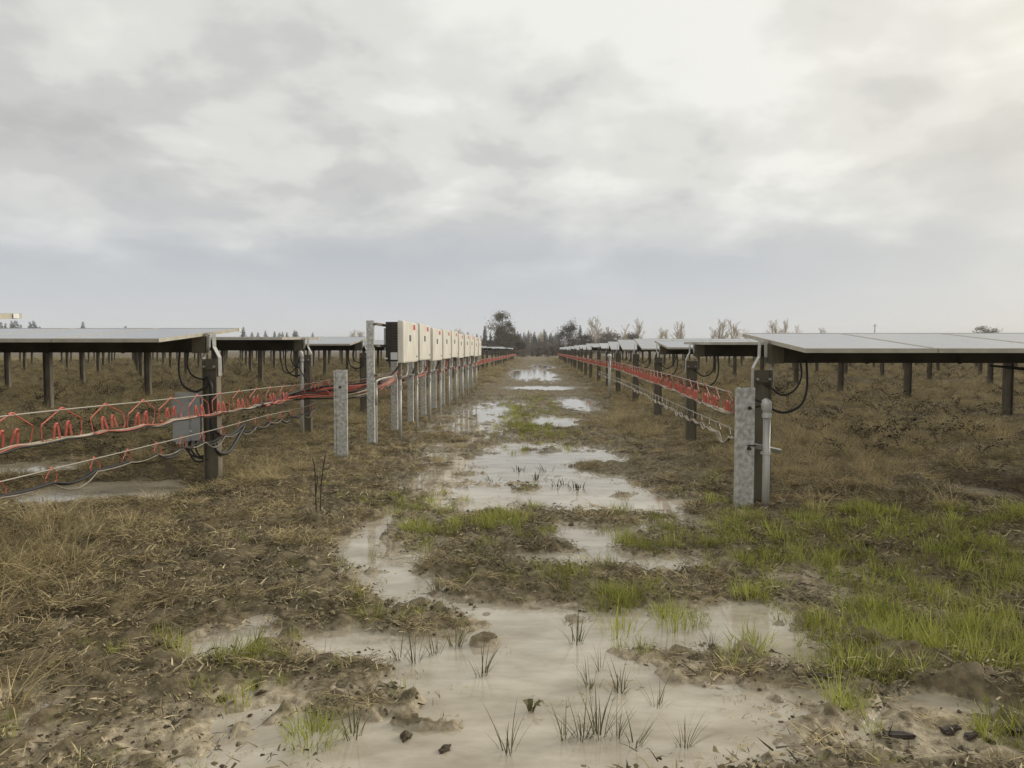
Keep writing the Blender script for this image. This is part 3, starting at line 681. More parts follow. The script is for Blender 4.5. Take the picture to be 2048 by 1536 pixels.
# ------------------------------------------------------------------ vegetation prototypes
protos = bpy.data.collections.new('prototypes')
def blade_tuft(name, mat, n, rad, lmin, lmax, wid, bend, lay, seed, segs=3, lean=(0, 0)):
    rnd = random.Random(seed); b_ = MB()
    for i in range(n):
        a = rnd.uniform(0, 2 * math.pi); rr = rad * math.sqrt(rnd.random()); p = Vector((math.cos(a) * rr, math.sin(a) * rr, -.01))
        da = rnd.uniform(0, 2 * math.pi) if lay > .5 else a + rnd.uniform(-.9, .9)
        out = Vector((math.cos(da), math.sin(da), 0)) + Vector((*lean, 0)); ln = rnd.uniform(lmin, lmax)
        th = max(.05, min(1.5, rnd.gauss(lay * 1.35 + (1 - lay) * .25, .22))); cur = bend * rnd.uniform(.5, 1.3) / segs
        b_.av = rnd.random(); pts = [p]
        for q in range(segs):
            p = p + (out * math.sin(th) + Vector((0, 0, math.cos(th)))) * ln / segs; th = min(th + cur, 1.75 if lay < .5 else 1.62); 
            if p.z < .002: p.z = .002 + rnd.random() * .012
            pts.append(p)
        wd = Vector((-out.y, out.x, 0)).normalized() if lay < .5 else (Vector((-out.y, out.x, 0)).normalized() * .8 + Vector((0, 0, .6)) * rnd.choice((-1, 1)))
        b_.strip(pts, wd, wid * rnd.uniform(.7, 1.3))
    return b_.mesh(name, mat, 1, False, False)
def proto_set(nm, meshes):
    c = bpy.data.collections.new(nm)
    for i, me_ in enumerate(meshes): c.objects.link(bpy.data.objects.new('%s_tuft_%d' % (nm, i), me_))
    return c
S_MAT = proto_set('litter', [blade_tuft('litter', M['mat'], 95, .14, .05, .19, .0046, .7, .80 + .03 * s, s) for s in range(5)])
S_DEAD = proto_set('dead', [blade_tuft('dead', M['dead'], 52, .08, .14, .40, .0042, 1.5, .25, 20 + s, 4) for s in range(4)] + [blade_tuft('dead', M['dead'], 60, .12, .12, .32, .0042, 1.0, .62, 30 + s, 4, (.3, -.15)) for s in range(4)])
S_GREEN = proto_set('green', [blade_tuft('green', M['green'], 34, .07, .05, .15, .0048, .8, .10, 40 + s) for s in range(4)])
S_TALL = proto_set('tall', [blade_tuft('tall', M['rush'], 16, .09, .10, .24, .0045, .9, .2, 58)] + [blade_tuft('tall', M['green'], 36, .08, .12, .27, .0052, .6, .04, 50 + s) for s in range(4)])
def bramble_mesh(seed):
    rnd = random.Random(seed); b_ = MB()
    for i in range(5):
        a = rnd.uniform(0, 6.28); o = Vector((math.cos(a), math.sin(a), 0)); ln = rnd.uniform(.35, .75); p = Vector((0, 0, 0)); th = rnd.uniform(.05, .5); pts = [p]
        for q in range(6):
            p = p + (o * math.sin(th) + Vector((0, 0, math.cos(th)))) * ln / 6; th += .22; pts.append(p)
        b_.av = .3; b_.tube(pts, .004, 3, False)
        for p in pts[2:]:
            for _ in range(rnd.choice((1, 2, 3))):
                c = p + Vector((rnd.uniform(-.06, .06), rnd.uniform(-.06, .06), rnd.uniform(-.04, .05))); d = Vector((rnd.uniform(-1, 1), rnd.uniform(-1, 1), rnd.uniform(-.7, .4))).normalized()
                s_ = d.orthogonal().normalized(); L_ = rnd.uniform(.035, .07); b_.av = rnd.random()
                b_.add([c, c + d * L_ * .5 + s_ * L_ * .32, c + d * L_, c + d * L_ * .5 - s_ * L_ * .32], [(0, 1, 2, 3)])
    return b_.mesh('bramble', M['bramble'], 1, False, False)
S_BRAM = proto_set('bramble', [bramble_mesh(60 + s) for s in range(4)])
def clod_mesh(seed):
    bm = bmesh.new(); bmesh.ops.create_icosphere(bm, subdivisions=3, radius=.05)
    for v in bm.verts:
        n = 1 + .55 * mnoise.noise(v.co * 26 + Vector((seed * 3.7, 0, 0))) + .35 * mnoise.noise(v.co * 70 + Vector((0, seed * 1.9, 0))); v.co = Vector((v.co.x * n * 1.4, v.co.y * n, v.co.z * n * .5))
    for f in bm.faces: f.smooth = True
    me_ = bpy.data.meshes.new('clod'); bm.to_mesh(me_); bm.free(); me_.materials.append(M['clod']); return me_
M['clod'] = pmat('mud_clod', (.06, .044, .024), .75, 0, (.17, .125, .068), 40, bump=.8, bscale=90, rnd=.35)
S_CLOD = proto_set('clod', [clod_mesh(80 + s) for s in range(5)])

def scatter(name, label, coll, pts, scl, rot, cat=None):
    """one object of stuff: instances of the tufts in coll on the points"""
    me_ = bpy.data.meshes.new(name); k = len(pts)
    me_.vertices.add(k); me_.vertices.foreach_set('co', np.asarray(pts, np.float32).ravel())
    a = me_.attributes.new('scl', 'FLOAT', 'POINT'); a.data.foreach_set('value', np.asarray(scl, np.float32))
    a = me_.attributes.new('rot', 'FLOAT_VECTOR', 'POINT'); a.data.foreach_set('vector', np.asarray(rot, np.float32).ravel())
    o = ob(name, me_); tag(o, label, cat, None, 'stuff')
    ng = bpy.data.node_groups.new(name, 'GeometryNodeTree')
    ng.interface.new_socket('Geometry', in_out='INPUT', socket_type='NodeSocketGeometry'); ng.interface.new_socket('Geometry', in_out='OUTPUT', socket_type='NodeSocketGeometry')
    gi = ng.nodes.new('NodeGroupInput'); go = ng.nodes.new('NodeGroupOutput')
    ci = ng.nodes.new('GeometryNodeCollectionInfo'); ci.inputs[0].default_value = coll; ci.inputs['Separate Children'].default_value = True; ci.inputs['Reset Children'].default_value = True
    ip = ng.nodes.new('GeometryNodeInstanceOnPoints'); ip.inputs['Pick Instance'].default_value = True
    n1_ = ng.nodes.new('GeometryNodeInputNamedAttribute'); n1_.data_type = 'FLOAT'; n1_.inputs[0].default_value = 'scl'
    n2_ = ng.nodes.new('GeometryNodeInputNamedAttribute'); n2_.data_type = 'FLOAT_VECTOR'; n2_.inputs[0].default_value = 'rot'
    l = ng.links.new
    l(gi.outputs[0], ip.inputs['Points']); l(ci.outputs[0], ip.inputs['Instance'])
    l(n1_.outputs[0], ip.inputs['Scale']); l(n2_.outputs[0], ip.inputs['Rotation'])
    rv = ng.nodes.new('FunctionNodeRandomValue'); rv.data_type = 'INT'; rv.inputs[4].default_value = 0; rv.inputs[5].default_value = len(coll.objects) - 1
    l(rv.outputs[2], ip.inputs['Instance Index']); l(ip.outputs[0], go.inputs[0])
    md = o.modifiers.new('scatter', 'NODES'); md.node_group = ng
    return o
RG = np.random.default_rng(5)
ZONES = [(2.2, 5, 1.0), (5, 9, 1.0), (9, 16, .6), (16, 30, .28), (30, 60, .09), (60, 130, .025)]
def sample(dens, base):
    """points inside a wedge a little wider than the view; dens(x,y)->0..1; base tufts per square metre in the nearest zone"""
    XS, YS = [], []
    for y0, y1, f in ZONES:   # wedge a little wider than the view
        w = .80 * y1 + 1.2; k = int(base * f * 2 * w * (y1 - y0)); x = RG.uniform(-w, w, k); y = RG.uniform(y0, y1, k)
        ok = np.abs(x) < .76 * y + 1.2; x, y = x[ok], y[ok]
        ok = RG.random(len(x)) < dens(x, y); XS.append(x[ok]); YS.append(y[ok])
    return np.concatenate(XS), np.concatenate(YS)
def finish(x, y, s0, s1, grow, dz=-.005, tiltv=.2):
    z = height(x, y, False) + dz; s = RG.uniform(s0, s1, len(x)) * (1 + grow * np.clip(y - 9, 0, 60))
    rot = np.stack([RG.normal(0, tiltv, len(x)), RG.normal(0, tiltv, len(x)), RG.uniform(0, 6.283, len(x))], 1)
    s = s * (1 - .55 * sst(16, 30, y) * (1 - sst(1.2, 2.6, np.abs(x - xc(y)))))
    return np.stack([x, y, z], 1), s, rot
def offtrack(x, y): return sst(1.5, 3.0, np.abs(x - xc(y)))
def dry(x, y): return (height(x, y, False) > .012)
# matted litter: nearly everywhere that is land, less on silt
def d_mat(x, y):
    n = .6 * fbm(x * 4.5, y * 4.5, 92, 2) + .4 * fbm(x * 1.6, y * 1.6, 91, 3)
    return (height(x, y, False) > -.006) * np.where(y > 18, field(x, y, PUD) < -.15, field(x, y, PUD) < .3) * np.clip(.22 + .52 * offtrack(x, y) + 3.4 * (n - .5), 0, 1) * np.where(y < 4.3, .5, 1) * (1 - .8 * sst(-.1, .45, field(x, y, GRN))) * (1 - .85 * sst(.35, .8, silt_at(x, y))) * np.where(y < 5, .85, 1)
scatter('matted_litter', 'brown matted dead grass litter lying over the mud', S_MAT, *finish(*sample(d_mat, 90), .5, 1.1, .016, .002, .15))
def d_dead(x, y):
    n = fbm(x * .9, y * .9, 95, 3); leftbush = field(x, y, [blob(40, 1110, 150, 60), blob(30, 1180, 110, 50), blob(430, 960, 110, 40), blob(1650, 950, 260, 60), blob(1250, 850, 90, 60)])
    return dry(x, y) * (field(x, y, PUD) < -.35) * (1 - .9 * sst(-.15, .2, field(x, y, GRN))) * np.clip(sst(2.1, 3.4, np.abs(x - xc(y))) * (.10 + .8 * sst(.42, .62, n)) * np.where(y < 8.5, .25, 1) + .8 * sst(0, .5, leftbush), 0, 1)
scatter('dead_grass', 'tan dead grass standing under the panels and along the track', S_DEAD, *finish(*sample(d_dead, 60), .6, 1.15, .020))
def d_grn(x, y):
    f = field(x, y, GRN) * .8 + (fbm(x * 4.5, y * 4.5, 101, 4) - .53) * 3.4 * np.clip(1.1 - field(x, y, GRN) * .5, .3, 1)
    return np.clip(f * 1.1, 0, .8) * (field(x, y, GRN) > -.35) * (height(x, y, False) > -.03)
scatter('green_grass', 'short bright green grass growing over the wet mud', S_GREEN, *finish(*sample(d_grn, 280), .4, 1.25, .01))
TALL = [blob(*q) for q in ((1830, 1310, 250, 75, 1.2), (1960, 1165, 160, 60, 1), (2000, 1300, 90, 90, 1), (1245, 1230, 40, 30, .8), (1340, 1240, 60, 22, .6), (1600, 1290, 60, 50, .4))]
def d_tall(x, y): return np.clip((field(x, y, TALL) + (fbm(x * 3.4, y * 3.4, 105, 4) - .56) * 3.2) * 1.0, 0, .6) * (height(x, y, False) > -.04)
scatter('tall_green_grass', 'taller lush green grass in the wet corner', S_TALL, *finish(*sample(d_tall, 120), .4, 1.0, .0))
def d_sparse(x, y): return dry(x, y) * (.03 + .28 * sst(.58, .70, fbm(x * 3.2, y * 3.2, 131, 3))) * (1 - .75 * offtrack(x, y)) * np.where(y < 9.5, 1, .15)
scatter('scattered_sprouts', 'small green sprouts scattered thinly over the mud', S_GREEN, *finish(*sample(d_sparse, 110), .35, .8, .0))
def d_bram(x, y):
    n = fbm(x * .45, y * .3, 111, 3); return (np.abs(x - xc(y)) > 4.0) * (y > 9.5) * (.25 + .75 * sst(.46, .64, n)) * dry(x, y)
scatter('bramble_patch', 'dark withered bramble leaves and stalks under the solar panels', S_BRAM, *finish(*sample(d_bram, 5), .4, .9, .008, 0, .1))
def d_clod(x, y):
    n = fbm(x * 1.3, y * 1.3, 115, 3); return (height(x, y, False) > -.012) * np.clip(.05 + 1.6 * (n - .48) + .15 * (1 - offtrack(x, y)), 0, 1) * np.where(y < 18, 1, 0)
scatter('mud_clods', 'dark lumps of churned mud', S_CLOD, *finish(*sample(d_clod, 90), .10, .5, .0, -.008, .3))

def crumb_mesh(seed):
    rnd = random.Random(seed); b_ = MB()
    for i in range(26):
        a = rnd.uniform(0, 6.28); r_ = .12 * math.sqrt(rnd.random()); p = Vector((math.cos(a) * r_, math.sin(a) * r_, rnd.uniform(0, .012))); da = rnd.uniform(0, 6.28)
        o_ = Vector((math.cos(da), math.sin(da), rnd.uniform(-.15, .45))); l_ = rnd.uniform(.015, .07); b_.av = rnd.random() ** 2
        b_.strip([p, p + o_ * l_ * .5, p + o_ * l_ + Vector((0, 0, rnd.uniform(-.012, .006)))], (Vector((-o_.y, o_.x, 0)) + Vector((0, 0, rnd.uniform(-.8, .8)))).normalized(), rnd.uniform(.004, .010))
    for i in range(9):
        a = rnd.uniform(0, 6.28); r_ = .12 * math.sqrt(rnd.random()); c = Vector((math.cos(a) * r_, math.sin(a) * r_, .002)); s_ = rnd.uniform(.005, .015); b_.av = rnd.random() * .35
        q = [c + Vector((math.cos(k * 1.05) * s_ * rnd.uniform(.6, 1.3), math.sin(k * 1.05) * s_ * rnd.uniform(.6, 1.3), rnd.uniform(-.2, .5) * s_)) for k in range(6)]; t_ = c + Vector((0, 0, s_ * rnd.uniform(.5, 1.1)))
        b_.add(q + [t_], [(k, (k + 1) % 6, 6) for k in range(6)])
    return b_.mesh('crumb', M['crumb'], 1, False, False)
M['crumb'] = leafmat('mud_litter', (.066, .05, .024), (.58, .48, .29), .5, .0, .7)
S_CRUMB = proto_set('crumbs', [crumb_mesh(170 + q) for q in range(6)])
def d_crumb(x, y): return (height(x, y, True) > .004) * np.clip(.90 - .80 * sst(.25, .7, silt_at(x, y)), 0, 1) * np.where(y < 9, 1, .5) * np.where(y < 26, 1, 0)
scatter('mud_litter', 'dark crumbled mud and rotted stalk bits covering the wet ground', S_CRUMB, *finish(*sample(d_crumb, 95), .6, 1.5, .01, .004, .12))
def d_speck(x, y): return (height(x, y, False) > -.004) * np.clip(.15 + .8 * sst(.3, .8, silt_at(x, y)), 0, 1) * np.where(y < 7, 1, .25) * np.where(y < 16, 1, 0)
scatter('mud_crumbs', 'small dark crumbs of mud strewn over the pale silt', S_CLOD, *finish(*sample(d_speck, 160), .04, .20, .0, .0, .3))
S_BIT = proto_set('bits', [blade_tuft('bits', M['mat'], 9, .10, .02, .09, .006, .2, .97, 160 + q) for q in range(4)])
def d_bit(x, y): return (height(x, y, False) > -.03) * np.clip(.2 + .9 * sst(-.45, .0, pudf(x, y)) * (1 - sst(.15, .4, pudf(x, y))), 0, 1) * np.where(y < 14, 1, 0)
xb, yb = sample(d_bit, 60); pb, sb_, rb = finish(xb, yb, .5, 1.2, 0, .002, .03); pb[:, 2] = np.maximum(pb[:, 2], .001)
scatter('straw_bits', 'short brown straw bits lying at the puddle edges', S_BIT, pb, sb_, rb)

def d_float(x, y): return (height(x, y, True) < -.002) * (.10 + .5 * sst(.55, .7, fbm(x * 2.5, y * 2.5, 141, 3))) * np.where(y < 11, 1, 0)
xb, yb = sample(d_float, 45); pb, sb_, rb = finish(xb, yb, .25, .8, 0, 0, .0); pb[:, 2] = .001
scatter('floating_straw', 'fine straw and scum floating on the puddles', S_BIT, pb, sb_, rb)

# ------------------------------------------------------------------ single plants and wood chips
def tuft_thing(px, py, mesh, label, group, sc=1.0, cat='grass'):
    x, y = g(px, py); o = ob('grass_tuft', mesh, None, (x, y, max(gz(x, y), -.01)), (0, 0, random.uniform(0, 6.28)), sc); return tag(o, label, cat, group)
RUSH = [blade_tuft('rush', M['rush'], 12 + 3 * s, .03, .10, .24, .006, .5, .12, 120 + s, 4) for s in range(4)]
for i, (px, py) in enumerate(((1016, 1502), (1127, 1475), (1166, 1479), (1198, 1475), (1233, 1475), (1268, 1490), (1240, 1381), (1178, 1373), (1315, 1412), (1151, 1287), (963, 1350), (912, 1295), (830, 1325), (705, 1475), (1368, 1490), (1420, 1300), (1200, 1340), (800, 1318), (870, 1310))):
    tuft_thing(px, py, RUSH[i % 4], 'sparse olive grass tuft standing in the tan silty puddle', 'grass tufts in the silty puddle', random.uniform(.7, 1.1))
DRK = [blade_tuft('dark_rush', M['dark'], 16, .10, .08, .17, .012, .9, .2, 130 + s, 4) for s in range(3)]
for i, (px, py) in enumerate(((1041, 942), (988, 962), (1078, 958), (1158, 978), (1095, 942), (1122, 972))):
    tuft_thing(px, py, DRK[i % 3], 'dark broad-bladed rush tuft standing in the pale middle pool', 'dark rush tufts in the middle pool', random.uniform(.9, 1.2))
GRT = blade_tuft('green_tuft', M['green'], 190, .11, .06, .16, .005, .9, .2, 140)
tuft_thing(628, 1480, GRT, 'dense round bright green grass clump at the edge of the puddle', None)
tuft_thing(879, 1182, blade_tuft('spiky', M['rush'], 40, .04, .10, .2, .006, .8, .3, 141), 'spiky yellow-green tuft in the narrow side channel of water', None)
for px, py, s_ in ((1240, 1268, 1), (1345, 1262, .9), (1420, 975, 1.1)):
    tuft_thing(px, py, blade_tuft('reedy', M['green'], 34, .10, .15, .30, .006, .5, .06, 150 + px), 'tall green tuft rising from water at the edge of the mud', 'tall green tufts at the water edge', s_)
# dark weed stalks
x, y = g(633, 1042); wd = thing('weed_stalk', 'pair of bare dark weed stalks standing by the track', 'weed', (x, y, gz(x, y)))
for pts in ([(0, 0, -.05), (-.005, 0, .2), (-.012, .01, .42), (-.03, .0, .52)], [(.03, .02, -.05), (.04, .02, .22), (.06, .03, .42), (.085, .03, .55)], [(.0, 0, .2), (.015, 0, .33), (.01, 0, .36)]):
    b_ = MB(); b_.tube(bez(pts, 5), [.007] * 10 + [.005] * 20 if False else .006, 5); b_.obj('stalk', M['wood'], wd, 1, True)
# seedling with broad leaves in the puddle
x, y = g(1061, 1424); dk = thing('dock_seedling', 'small dark broad-leaved seedling standing in the silty puddle', 'plant', (x, y, 0))
for a, l_ in ((.3, .045), (2.5, .03), (1.6, .03), (-.6, .035)):
    b_ = MB(); b_.av = .3; o_ = Vector((math.cos(a), math.sin(a), 0)); s_ = Vector((-o_.y, o_.x, 0))
    pts = [o_ * (.2 * l_) + Vector((0, 0, -.01)), o_ * (.5 * l_) + Vector((0, 0, .03)), o_ * l_ + Vector((0, 0, .045)), o_ * (1.5 * l_) + Vector((0, 0, .04))]
    b_.add([pts[0] - s_ * .003, pts[0] + s_ * .003, pts[1] - s_ * .012, pts[1] + s_ * .012, pts[2] - s_ * .013, pts[2] + s_ * .013, pts[3]], [(0, 1, 3, 2), (2, 3, 5, 4), (4, 5, 6)]); b_.obj('leaf', M['rush'], dk, 1, False, False)
def chip(px, py, l_, w_, rz, label):
    x, y = g(px, py); rnd = random.Random(px); bm = bmesh.new(); bmesh.ops.create_cube(bm, size=1); bmesh.ops.subdivide_edges(bm, edges=bm.edges[:], cuts=2)
    for v in bm.verts: v.co = Vector((v.co.x * l_ * .8 * rnd.uniform(.85, 1.15), v.co.y * w_ * .7 * rnd.uniform(.6, 1.3) * (1 - .9 * max(0, v.co.x)), v.co.z * .016 * rnd.uniform(.5, 1.5) + .002))
    m_ = bpy.data.meshes.new('wood_chip'); bm.to_mesh(m_); bm.free(); m_.materials.append(M['wood'])
    tag(ob('wood_chip', m_, None, (x, y, max(gz(x, y), 0) + .01), (.05, -.08, rz)), label, 'wood', 'dark wood fragments on the silt')
def clump(px, py, sc, label):
    x, y = g(px, py); tag(ob('mud_clump', clod_mesh(px), None, (x, y, .004), (.2, .1, px), (sc, sc * .8, sc * 1.3)), label, 'mud')
chip(1641, 1369, .13, .04, -.35, 'dark wood splinter at the foot of the tall green grass')
chip(1797, 1482, .15, .045, -.3, 'long dark wood splinter lying on the pale silt')
chip(1902, 1473, .10, .05, .2, 'blunt dark wood fragment on the pale silt'); chip(1942, 1486, .07, .04, .4, 'small dark wood fragment beside the blunt one on silt'); chip(2036, 1478, .09, .06, .1, 'chunky dark wood lump on the pale silt')
clump(812, 1474, .5, 'dark crumbly lump standing out of the puddle shallows'); clump(890, 1500, .4, 'dark ragged fragment beside the crumbly lump in shallow water')

# thin moist air that greys the far wood
hz = bpy.data.materials.new('moist_air'); hz.use_nodes = True; t = hz.node_tree; t.nodes.remove(t.nodes['Principled BSDF'])
pv = t.nodes.new('ShaderNodeVolumePrincipled'); pv.inputs['Color'].default_value = (.93, .95, 1, 1); pv.inputs['Density'].default_value = .00045; pv.inputs['Anisotropy'].default_value = 0
t.links.new(pv.outputs[0], t.nodes['Material Output'].inputs['Volume'])
b_ = MB(); b_.box(-2640, 2640, -60, 2640, -3, 26); tag(b_.obj('haze', hz), kind='stuff')
# ------------------------------------------------------------------ trees and utility pole
def conifer(seed, h=12.0, wd=.24):
    rnd = random.Random(seed); t_ = MB(); t_.tube([(0, 0, -1), (0, 0, h * .5), (0, 0, h * .98)], [.22, .13, .02], 6)
    c = MB(); z = h * .10
    while z < h * .985:
        f = 1 - z / h; rr = h * wd * 1.25 * f * rnd.uniform(.55, 1.2) + .05
        for i in range(rnd.randint(5, 8)):
            a = rnd.uniform(0, 6.28); r_ = rr * rnd.uniform(.5, 1.15); o_ = Vector((math.cos(a), math.sin(a), 0)); s_ = Vector((-o_.y, o_.x, 0)); dr = rnd.uniform(-.45, .05) * r_
            c.av = rnd.random() * (.5 + .5 * f)
            for q in range(5):
                u = (q + rnd.random()) / 5; p = Vector((0, 0, z)) + o_ * r_ * u + Vector((0, 0, dr * u * u)); w = (.16 + (.16 + .28 * (1 - u)) * min(1, f * 2.2)) * (h / 12) * rnd.uniform(.6, 1.2)
                dd = (o_ * rnd.uniform(.4, 1) + s_ * rnd.uniform(-1, 1) + Vector((0, 0, rnd.uniform(-.5, .25)))).normalized()
                c.add([p, p + dd * w + s_ * .2 * w, p + dd * w * 1.7 - Vector((0, 0, .15 * w)), p + dd * w * .6 - Vector((0, 0, .45 * w))], [(0, 1, 2, 3)])
        z += h * .021
    return t_.mesh('trunk', M['bark']), c.mesh('crown', M['conifer'], 1, False, False)
def leafy(seed, h=12.0, mat='ivy', wd=.30, n=2600, leaf=.30, gap=.5, lowf=.05, column=False):
    rnd = random.Random(seed); t_ = MB(); limbs = []
    t_.tube([(0, 0, -1), (.1, 0, h * .35), (0, .1, h * .75), (0, 0, h * .95)], [.3, .22, .1, .02], 6)
    lobes = []
    for i in range(26):
        f = rnd.uniform(lowf + .08, .97); prof = (math.sin(math.pi * min(1, (f + .12) / 1.15)) ** .6); a = rnd.uniform(0, 6.28); r_ = h * wd * prof * rnd.uniform(.2, 1.0)
        p = Vector((math.cos(a) * r_, math.sin(a) * r_, f * h)); lobes.append((p, h * rnd.uniform(.05, .11)))
        t_.tube([(0, 0, max(.3, f * h - r_ * .9)), p * .55 + Vector((0, 0, (f * h - r_ * .3) * .45)), p], [.09, .05, .015], 4)
    c = MB()
    for i in range(n):
        p0, r_ = rnd.choice(lobes); d = Vector((rnd.gauss(0, 1), rnd.gauss(0, 1), rnd.gauss(0, 1))); p = p0 + d * r_ * gap
        if p.z < .1: continue
        u = Vector((rnd.uniform(-1, 1), rnd.uniform(-1, 1), rnd.uniform(-1, 1))).normalized(); v = u.orthogonal().normalized(); L_ = leaf * rnd.uniform(.5, 1.2); c.av = rnd.random()
        c.add([p, p + u * L_ * .5 + v * L_ * .35, p + u * L_, p + u * L_ * .5 - v * L_ * .35], [(0, 1, 2, 3)])
    return t_.mesh('trunk', M['bark']), c.mesh('crown', M[mat], 1, False, False)
def bare(seed, h=12.0, spread=.22, stems=1, mat='bare'):
    rnd = random.Random(seed); t_ = MB(); c = MB()
    def grow(p, d, ln, r_, lev):
        mid = p + d * ln * .5 + Vector((rnd.gauss(0, .03), rnd.gauss(0, .03), 0)) * ln; e = p + d * ln
        tgt = t_ if lev == 0 else c; tgt.av = rnd.random(); tgt.tube([p, mid, e], [r_, r_ * .75, r_ * .4 if lev < 3 else .008], 4 if lev < 2 else 3, False)
        if lev >= 3: return
        k = (14, 6, 4)[lev]
        for i in range(k):
            f = rnd.uniform(.25 if lev == 0 else .2, 1.0); q = p.lerp(mid, f * 2) if f < .5 else mid.lerp(e, f * 2 - 1); a = rnd.uniform(0, 6.28)
            o_ = Vector((math.cos(a), math.sin(a), 0)); nd_ = (d * 1.0 + o_ * rnd.uniform(.35, .95) + Vector((0, 0, .35))).normalized()
            grow(q, nd_, ln * (.42 if lev == 0 else .5) * rnd.uniform(.6, 1.1) * (1.25 - .6 * f), max(r_ * .42, .022), lev + 1)
    for s in range(stems):
        a = rnd.uniform(0, 6.28); grow(Vector((math.cos(a) * .5 * (stems > 1), math.sin(a) * .5 * (stems > 1), -.3)), Vector((rnd.gauss(0, .06), rnd.gauss(0, .06), 1)).normalized(), h * rnd.uniform(.8, .92), .17, 0)
    return t_.mesh('trunk', M['bare' if mat == 'bare' else 'bark']), c.mesh('crown', M[mat], 1, False, False)
CON = [conifer(200 + s, 12, (.20, .26, .23, .30)[s]) for s in range(4)]
IVY = [leafy(210, 12, 'ivy', .40, 9000, .42, .95, .0), leafy(211, 12, 'ivy', .36, 8000, .42, .95, 0)]
OLV = [leafy(212, 14, 'olive', .33, 7600, .36, .68, .0), leafy(213, 12, 'olive', .3, 2600, .36, .6, .1)]
BAR = [bare(220, 12), bare(221, 12, stems=2), bare(222, 12, stems=3), bare(223, 12)]
THK = [leafy(214, 6, 'thicket', .5, 2600, .38, .9, .0), leafy(215, 6, 'thicket', .7, 2600, .36, .9, 0)]
rt = random.Random(77)
def tree(kind, px, ytop, d, hproto, label, cat='tree', group=None, wide=1.0, name='tree'):
    H_ = (700 - ytop) * d / F + CH; x = (px - 1024) / F * d; s = H_ / hproto
    o = ob(name, None, None, (x, d, .1), (0, 0, rt.uniform(0, 6.28)), (s * wide, s * wide, s)); tag(o, label, cat, group)
    ob('trunk', kind[0], o); ob('crown', kind[1], o); return o
tree(OLV[0], 1005, 630, 200, 13.6, 'tallest ragged broad tree with pale sparse top at the head of the track', 'tree', None, 1.15, 'broadleaf_tree')
for px, yt, d_ in ((996, 664, 236), (1014, 668, 232), (1034, 674, 238)):
    tree(IVY[1], px, yt, d_, 12, 'low bushy dark tree at the foot of the tallest ragged tree', 'tree', 'bushy trees under the tallest tree', 1.2, 'evergreen_tree')
tree(IVY[0], 1138, 647, 230, 12, 'dense dark rounded evergreen tree at the head of the track', 'tree', None, 1.1, 'evergreen_tree')
tree(IVY[1], 1172, 672, 235, 12, 'low dark evergreen leaning against the dense rounded tree', 'tree', None, 1.5, 'evergreen_tree')
tree(CON[1], 1160, 650, 245, 12, 'pointed conifer rising behind the dense rounded evergreen', 'tree', None, 1.0, 'conifer_tree')
for i, (px, yt, d) in enumerate(((970, 651, 260), (981, 663, 262), (1029, 657, 262), (1018, 668, 255), (1038, 668, 300))):
    tree(CON[i % 4], px, yt, d, 12, 'dark conifer standing close beside the tallest ragged tree', 'tree', 'conifers beside the tallest tree', 1, 'conifer_tree')
for i, (px, yt, d) in enumerate(((1048, 664, 470), (1057, 660, 480), (1067, 668, 520), (1076, 670, 500), (1088, 658, 430), (1102, 664, 430), (1108, 670, 500), (1095, 672, 520), (1044, 674, 500), (1052, 668, 400), (1062, 665, 420), (1072, 672, 390), (1082, 664, 430), (1099, 668, 380), (1112, 666, 400), (1035, 662, 330), (1024, 664, 300), (1118, 672, 330), (1041, 666, 350), (1056, 673, 330), (1069, 663, 360), (1079, 675, 320), (1091, 663, 370), (1105, 672, 340))):
    tree(CON[(i + 1) % 4], px, yt, d, 12, 'grey hazy conifer in the far wood closing the track', 'tree', 'conifers in the far wood', 1.1, 'conifer_tree')
for i, (px, yt) in enumerate(((936, 663), (945, 668), (954, 666), (962, 670), (927, 668), (990, 672), (1000, 676))):
    tree(CON[i % 4], px, yt + 1, 330 + 9 * i, 12, 'small dark conifer showing above the far end of the inverters', 'tree', 'conifers above the inverters', 1.1, 'conifer_tree')
for i, (px, yt, d, k) in enumerate(((905, 660, 420, 0), (915, 661, 420, 2), (925, 664, 430, 3), (1083, 668, 400, 2), (1060, 672, 380, 1))):
    tree(BAR[k], px, yt, d, 11.5, 'bare pale tree behind the conifers at the end of the track', 'tree', 'bare trees behind the conifers', 1, 'bare_tree')
for i, (px, yt, k, w) in enumerate(((1187, 640, 2, 1.15), (1221, 655, 3, 1.6), (1249, 650, 0, 1.0), (1272, 645, 1, 1.05), (1328, 660, 3, 1.3), (1361, 649, 2, 1.1), (1440, 645, 2, 1.25), (1456, 647, 1, 1.1), (1476, 658, 3, 1.3), (1490, 660, 0, 1.2), (1548, 646, 2, 1.1), (1570, 647, 1, 1.1), (1590, 653, 0, 1.2), (1645, 657, 3, 1.3), (1425, 656, 0, 1.2), (1320, 662, 1, 1.2))):
    tree(BAR[k], px, yt, 300 + (i * 37) % 60, 11.5, ('slim single-stemmed', 'twin-stemmed', 'bushy many-stemmed', 'low broad-fanned')[k] + ' bare tan poplar rising above the panels on the hanger line side', 'tree', 'bare poplars above the panels', w, 'poplar_tree')
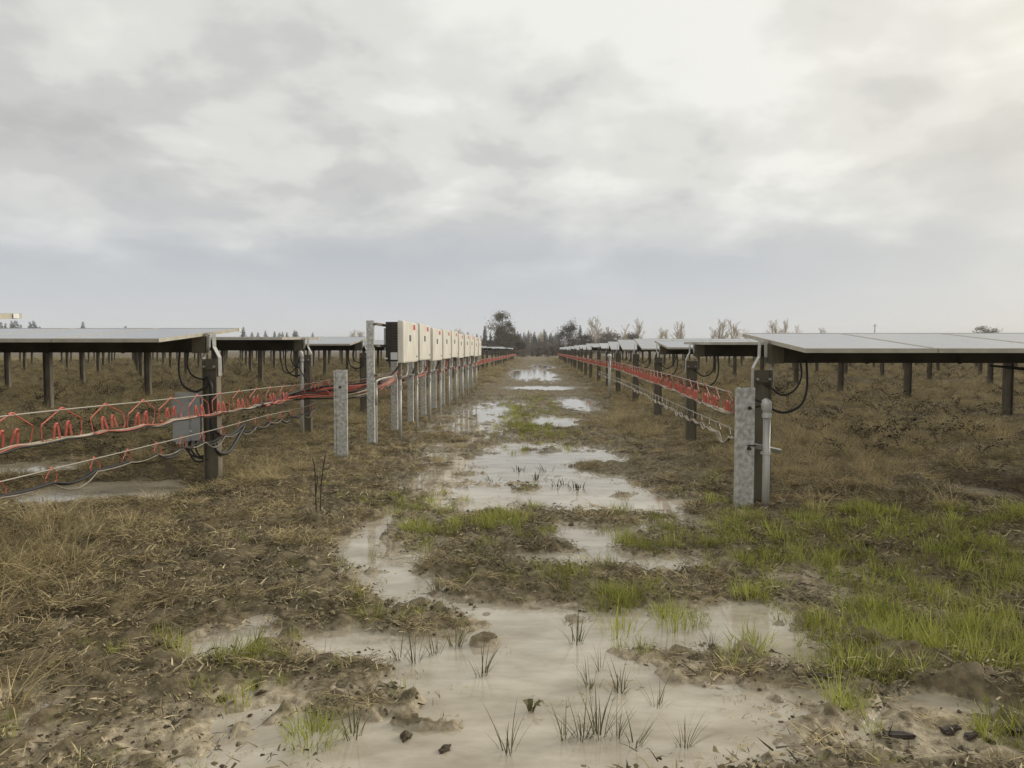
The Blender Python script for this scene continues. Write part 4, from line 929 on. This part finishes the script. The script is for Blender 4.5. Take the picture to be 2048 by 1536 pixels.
for i, (px, yt, d, w) in enumerate(((1215, 668, 320, 2.2), (1235, 670, 330, 2.2), (1265, 670, 330, 2.0), (1200, 676, 300, 1.6))):
    tree(THK[i % 2], px, yt, d, 6, 'grey rounded thicket below the bare poplars', 'shrub', 'thickets below the poplars', w * .8, 'thicket')
for i, (px, yt, d) in enumerate(((985, 690, 200), (1010, 684, 205), (1040, 686, 200), (1062, 694, 190), (1120, 690, 190), (1090, 690, 230), (1105, 694, 185), (1150, 690, 200), (1028, 695, 175), (1075, 697, 170), (960, 690, 215), (1046, 700, 160), (1094, 700, 165), (1170, 690, 205), (978, 684, 240), (992, 680, 240), (1018, 681, 245), (1032, 684, 240), (1050, 685, 300), (1064, 686, 320), (1080, 686, 320), (1096, 685, 320), (1112, 685, 300), (1128, 682, 230), (1146, 680, 235), (1162, 682, 235), (1182, 684, 235), (966, 684, 235), (950, 682, 250))):
    tree(THK[i % 2], px, yt, d, 6, 'brown leafless thicket at the far end of the track', 'shrub', 'thickets at the end of the track', 1.3, 'thicket')
for i, (px, yt) in enumerate(((4, 643), (14, 645), (26, 640), (34, 640), (44, 648), (62, 642), (70, 640), (82, 652), (168, 642), (253, 651), (488, 652), (505, 663), (517, 664), (532, 660), (550, 661), (560, 664), (566, 663), (575, 663), (590, 659), (594, 661), (626, 664))):
    tree(CON[i % 4], px, yt + 1, 420, 12, 'small far conifer tip showing above the solar panels on the junction box side', 'tree', 'far conifers above the panels', 1.2 if i % 3 else 1.6, 'conifer_tree')
for i, px in enumerate((704, 711, 718, 725)): tree(BAR[i], px, 665, 420, 11.5, 'small bare far tree showing above panels beside the rack post', 'tree', 'far bare trees beside the rack post', 1.2, 'bare_tree')
tree(OLV[1], 1968, 655, 300, 12, 'lone dark ragged tree top above the panels on the hanger line side', 'tree', None, 2.2, 'broadleaf_tree')
d = 300; pz = thing('utility_pole', 'lone wooden utility pole above the panels beyond the stub post', 'pole', ((1748 - 1024) / F * d, d, 0))
b_ = MB(); b_.tube([(0, 0, -1), (0, 0, (700 - 648) * d / F + 1.6)], [.22, .15], 8); b_.obj('shaft', M['pole'], pz)
b_ = MB(); b_.box(-.9, .9, -.06, .06, 11.2, 11.35); b_.obj('crossarm', M['pole'], pz)
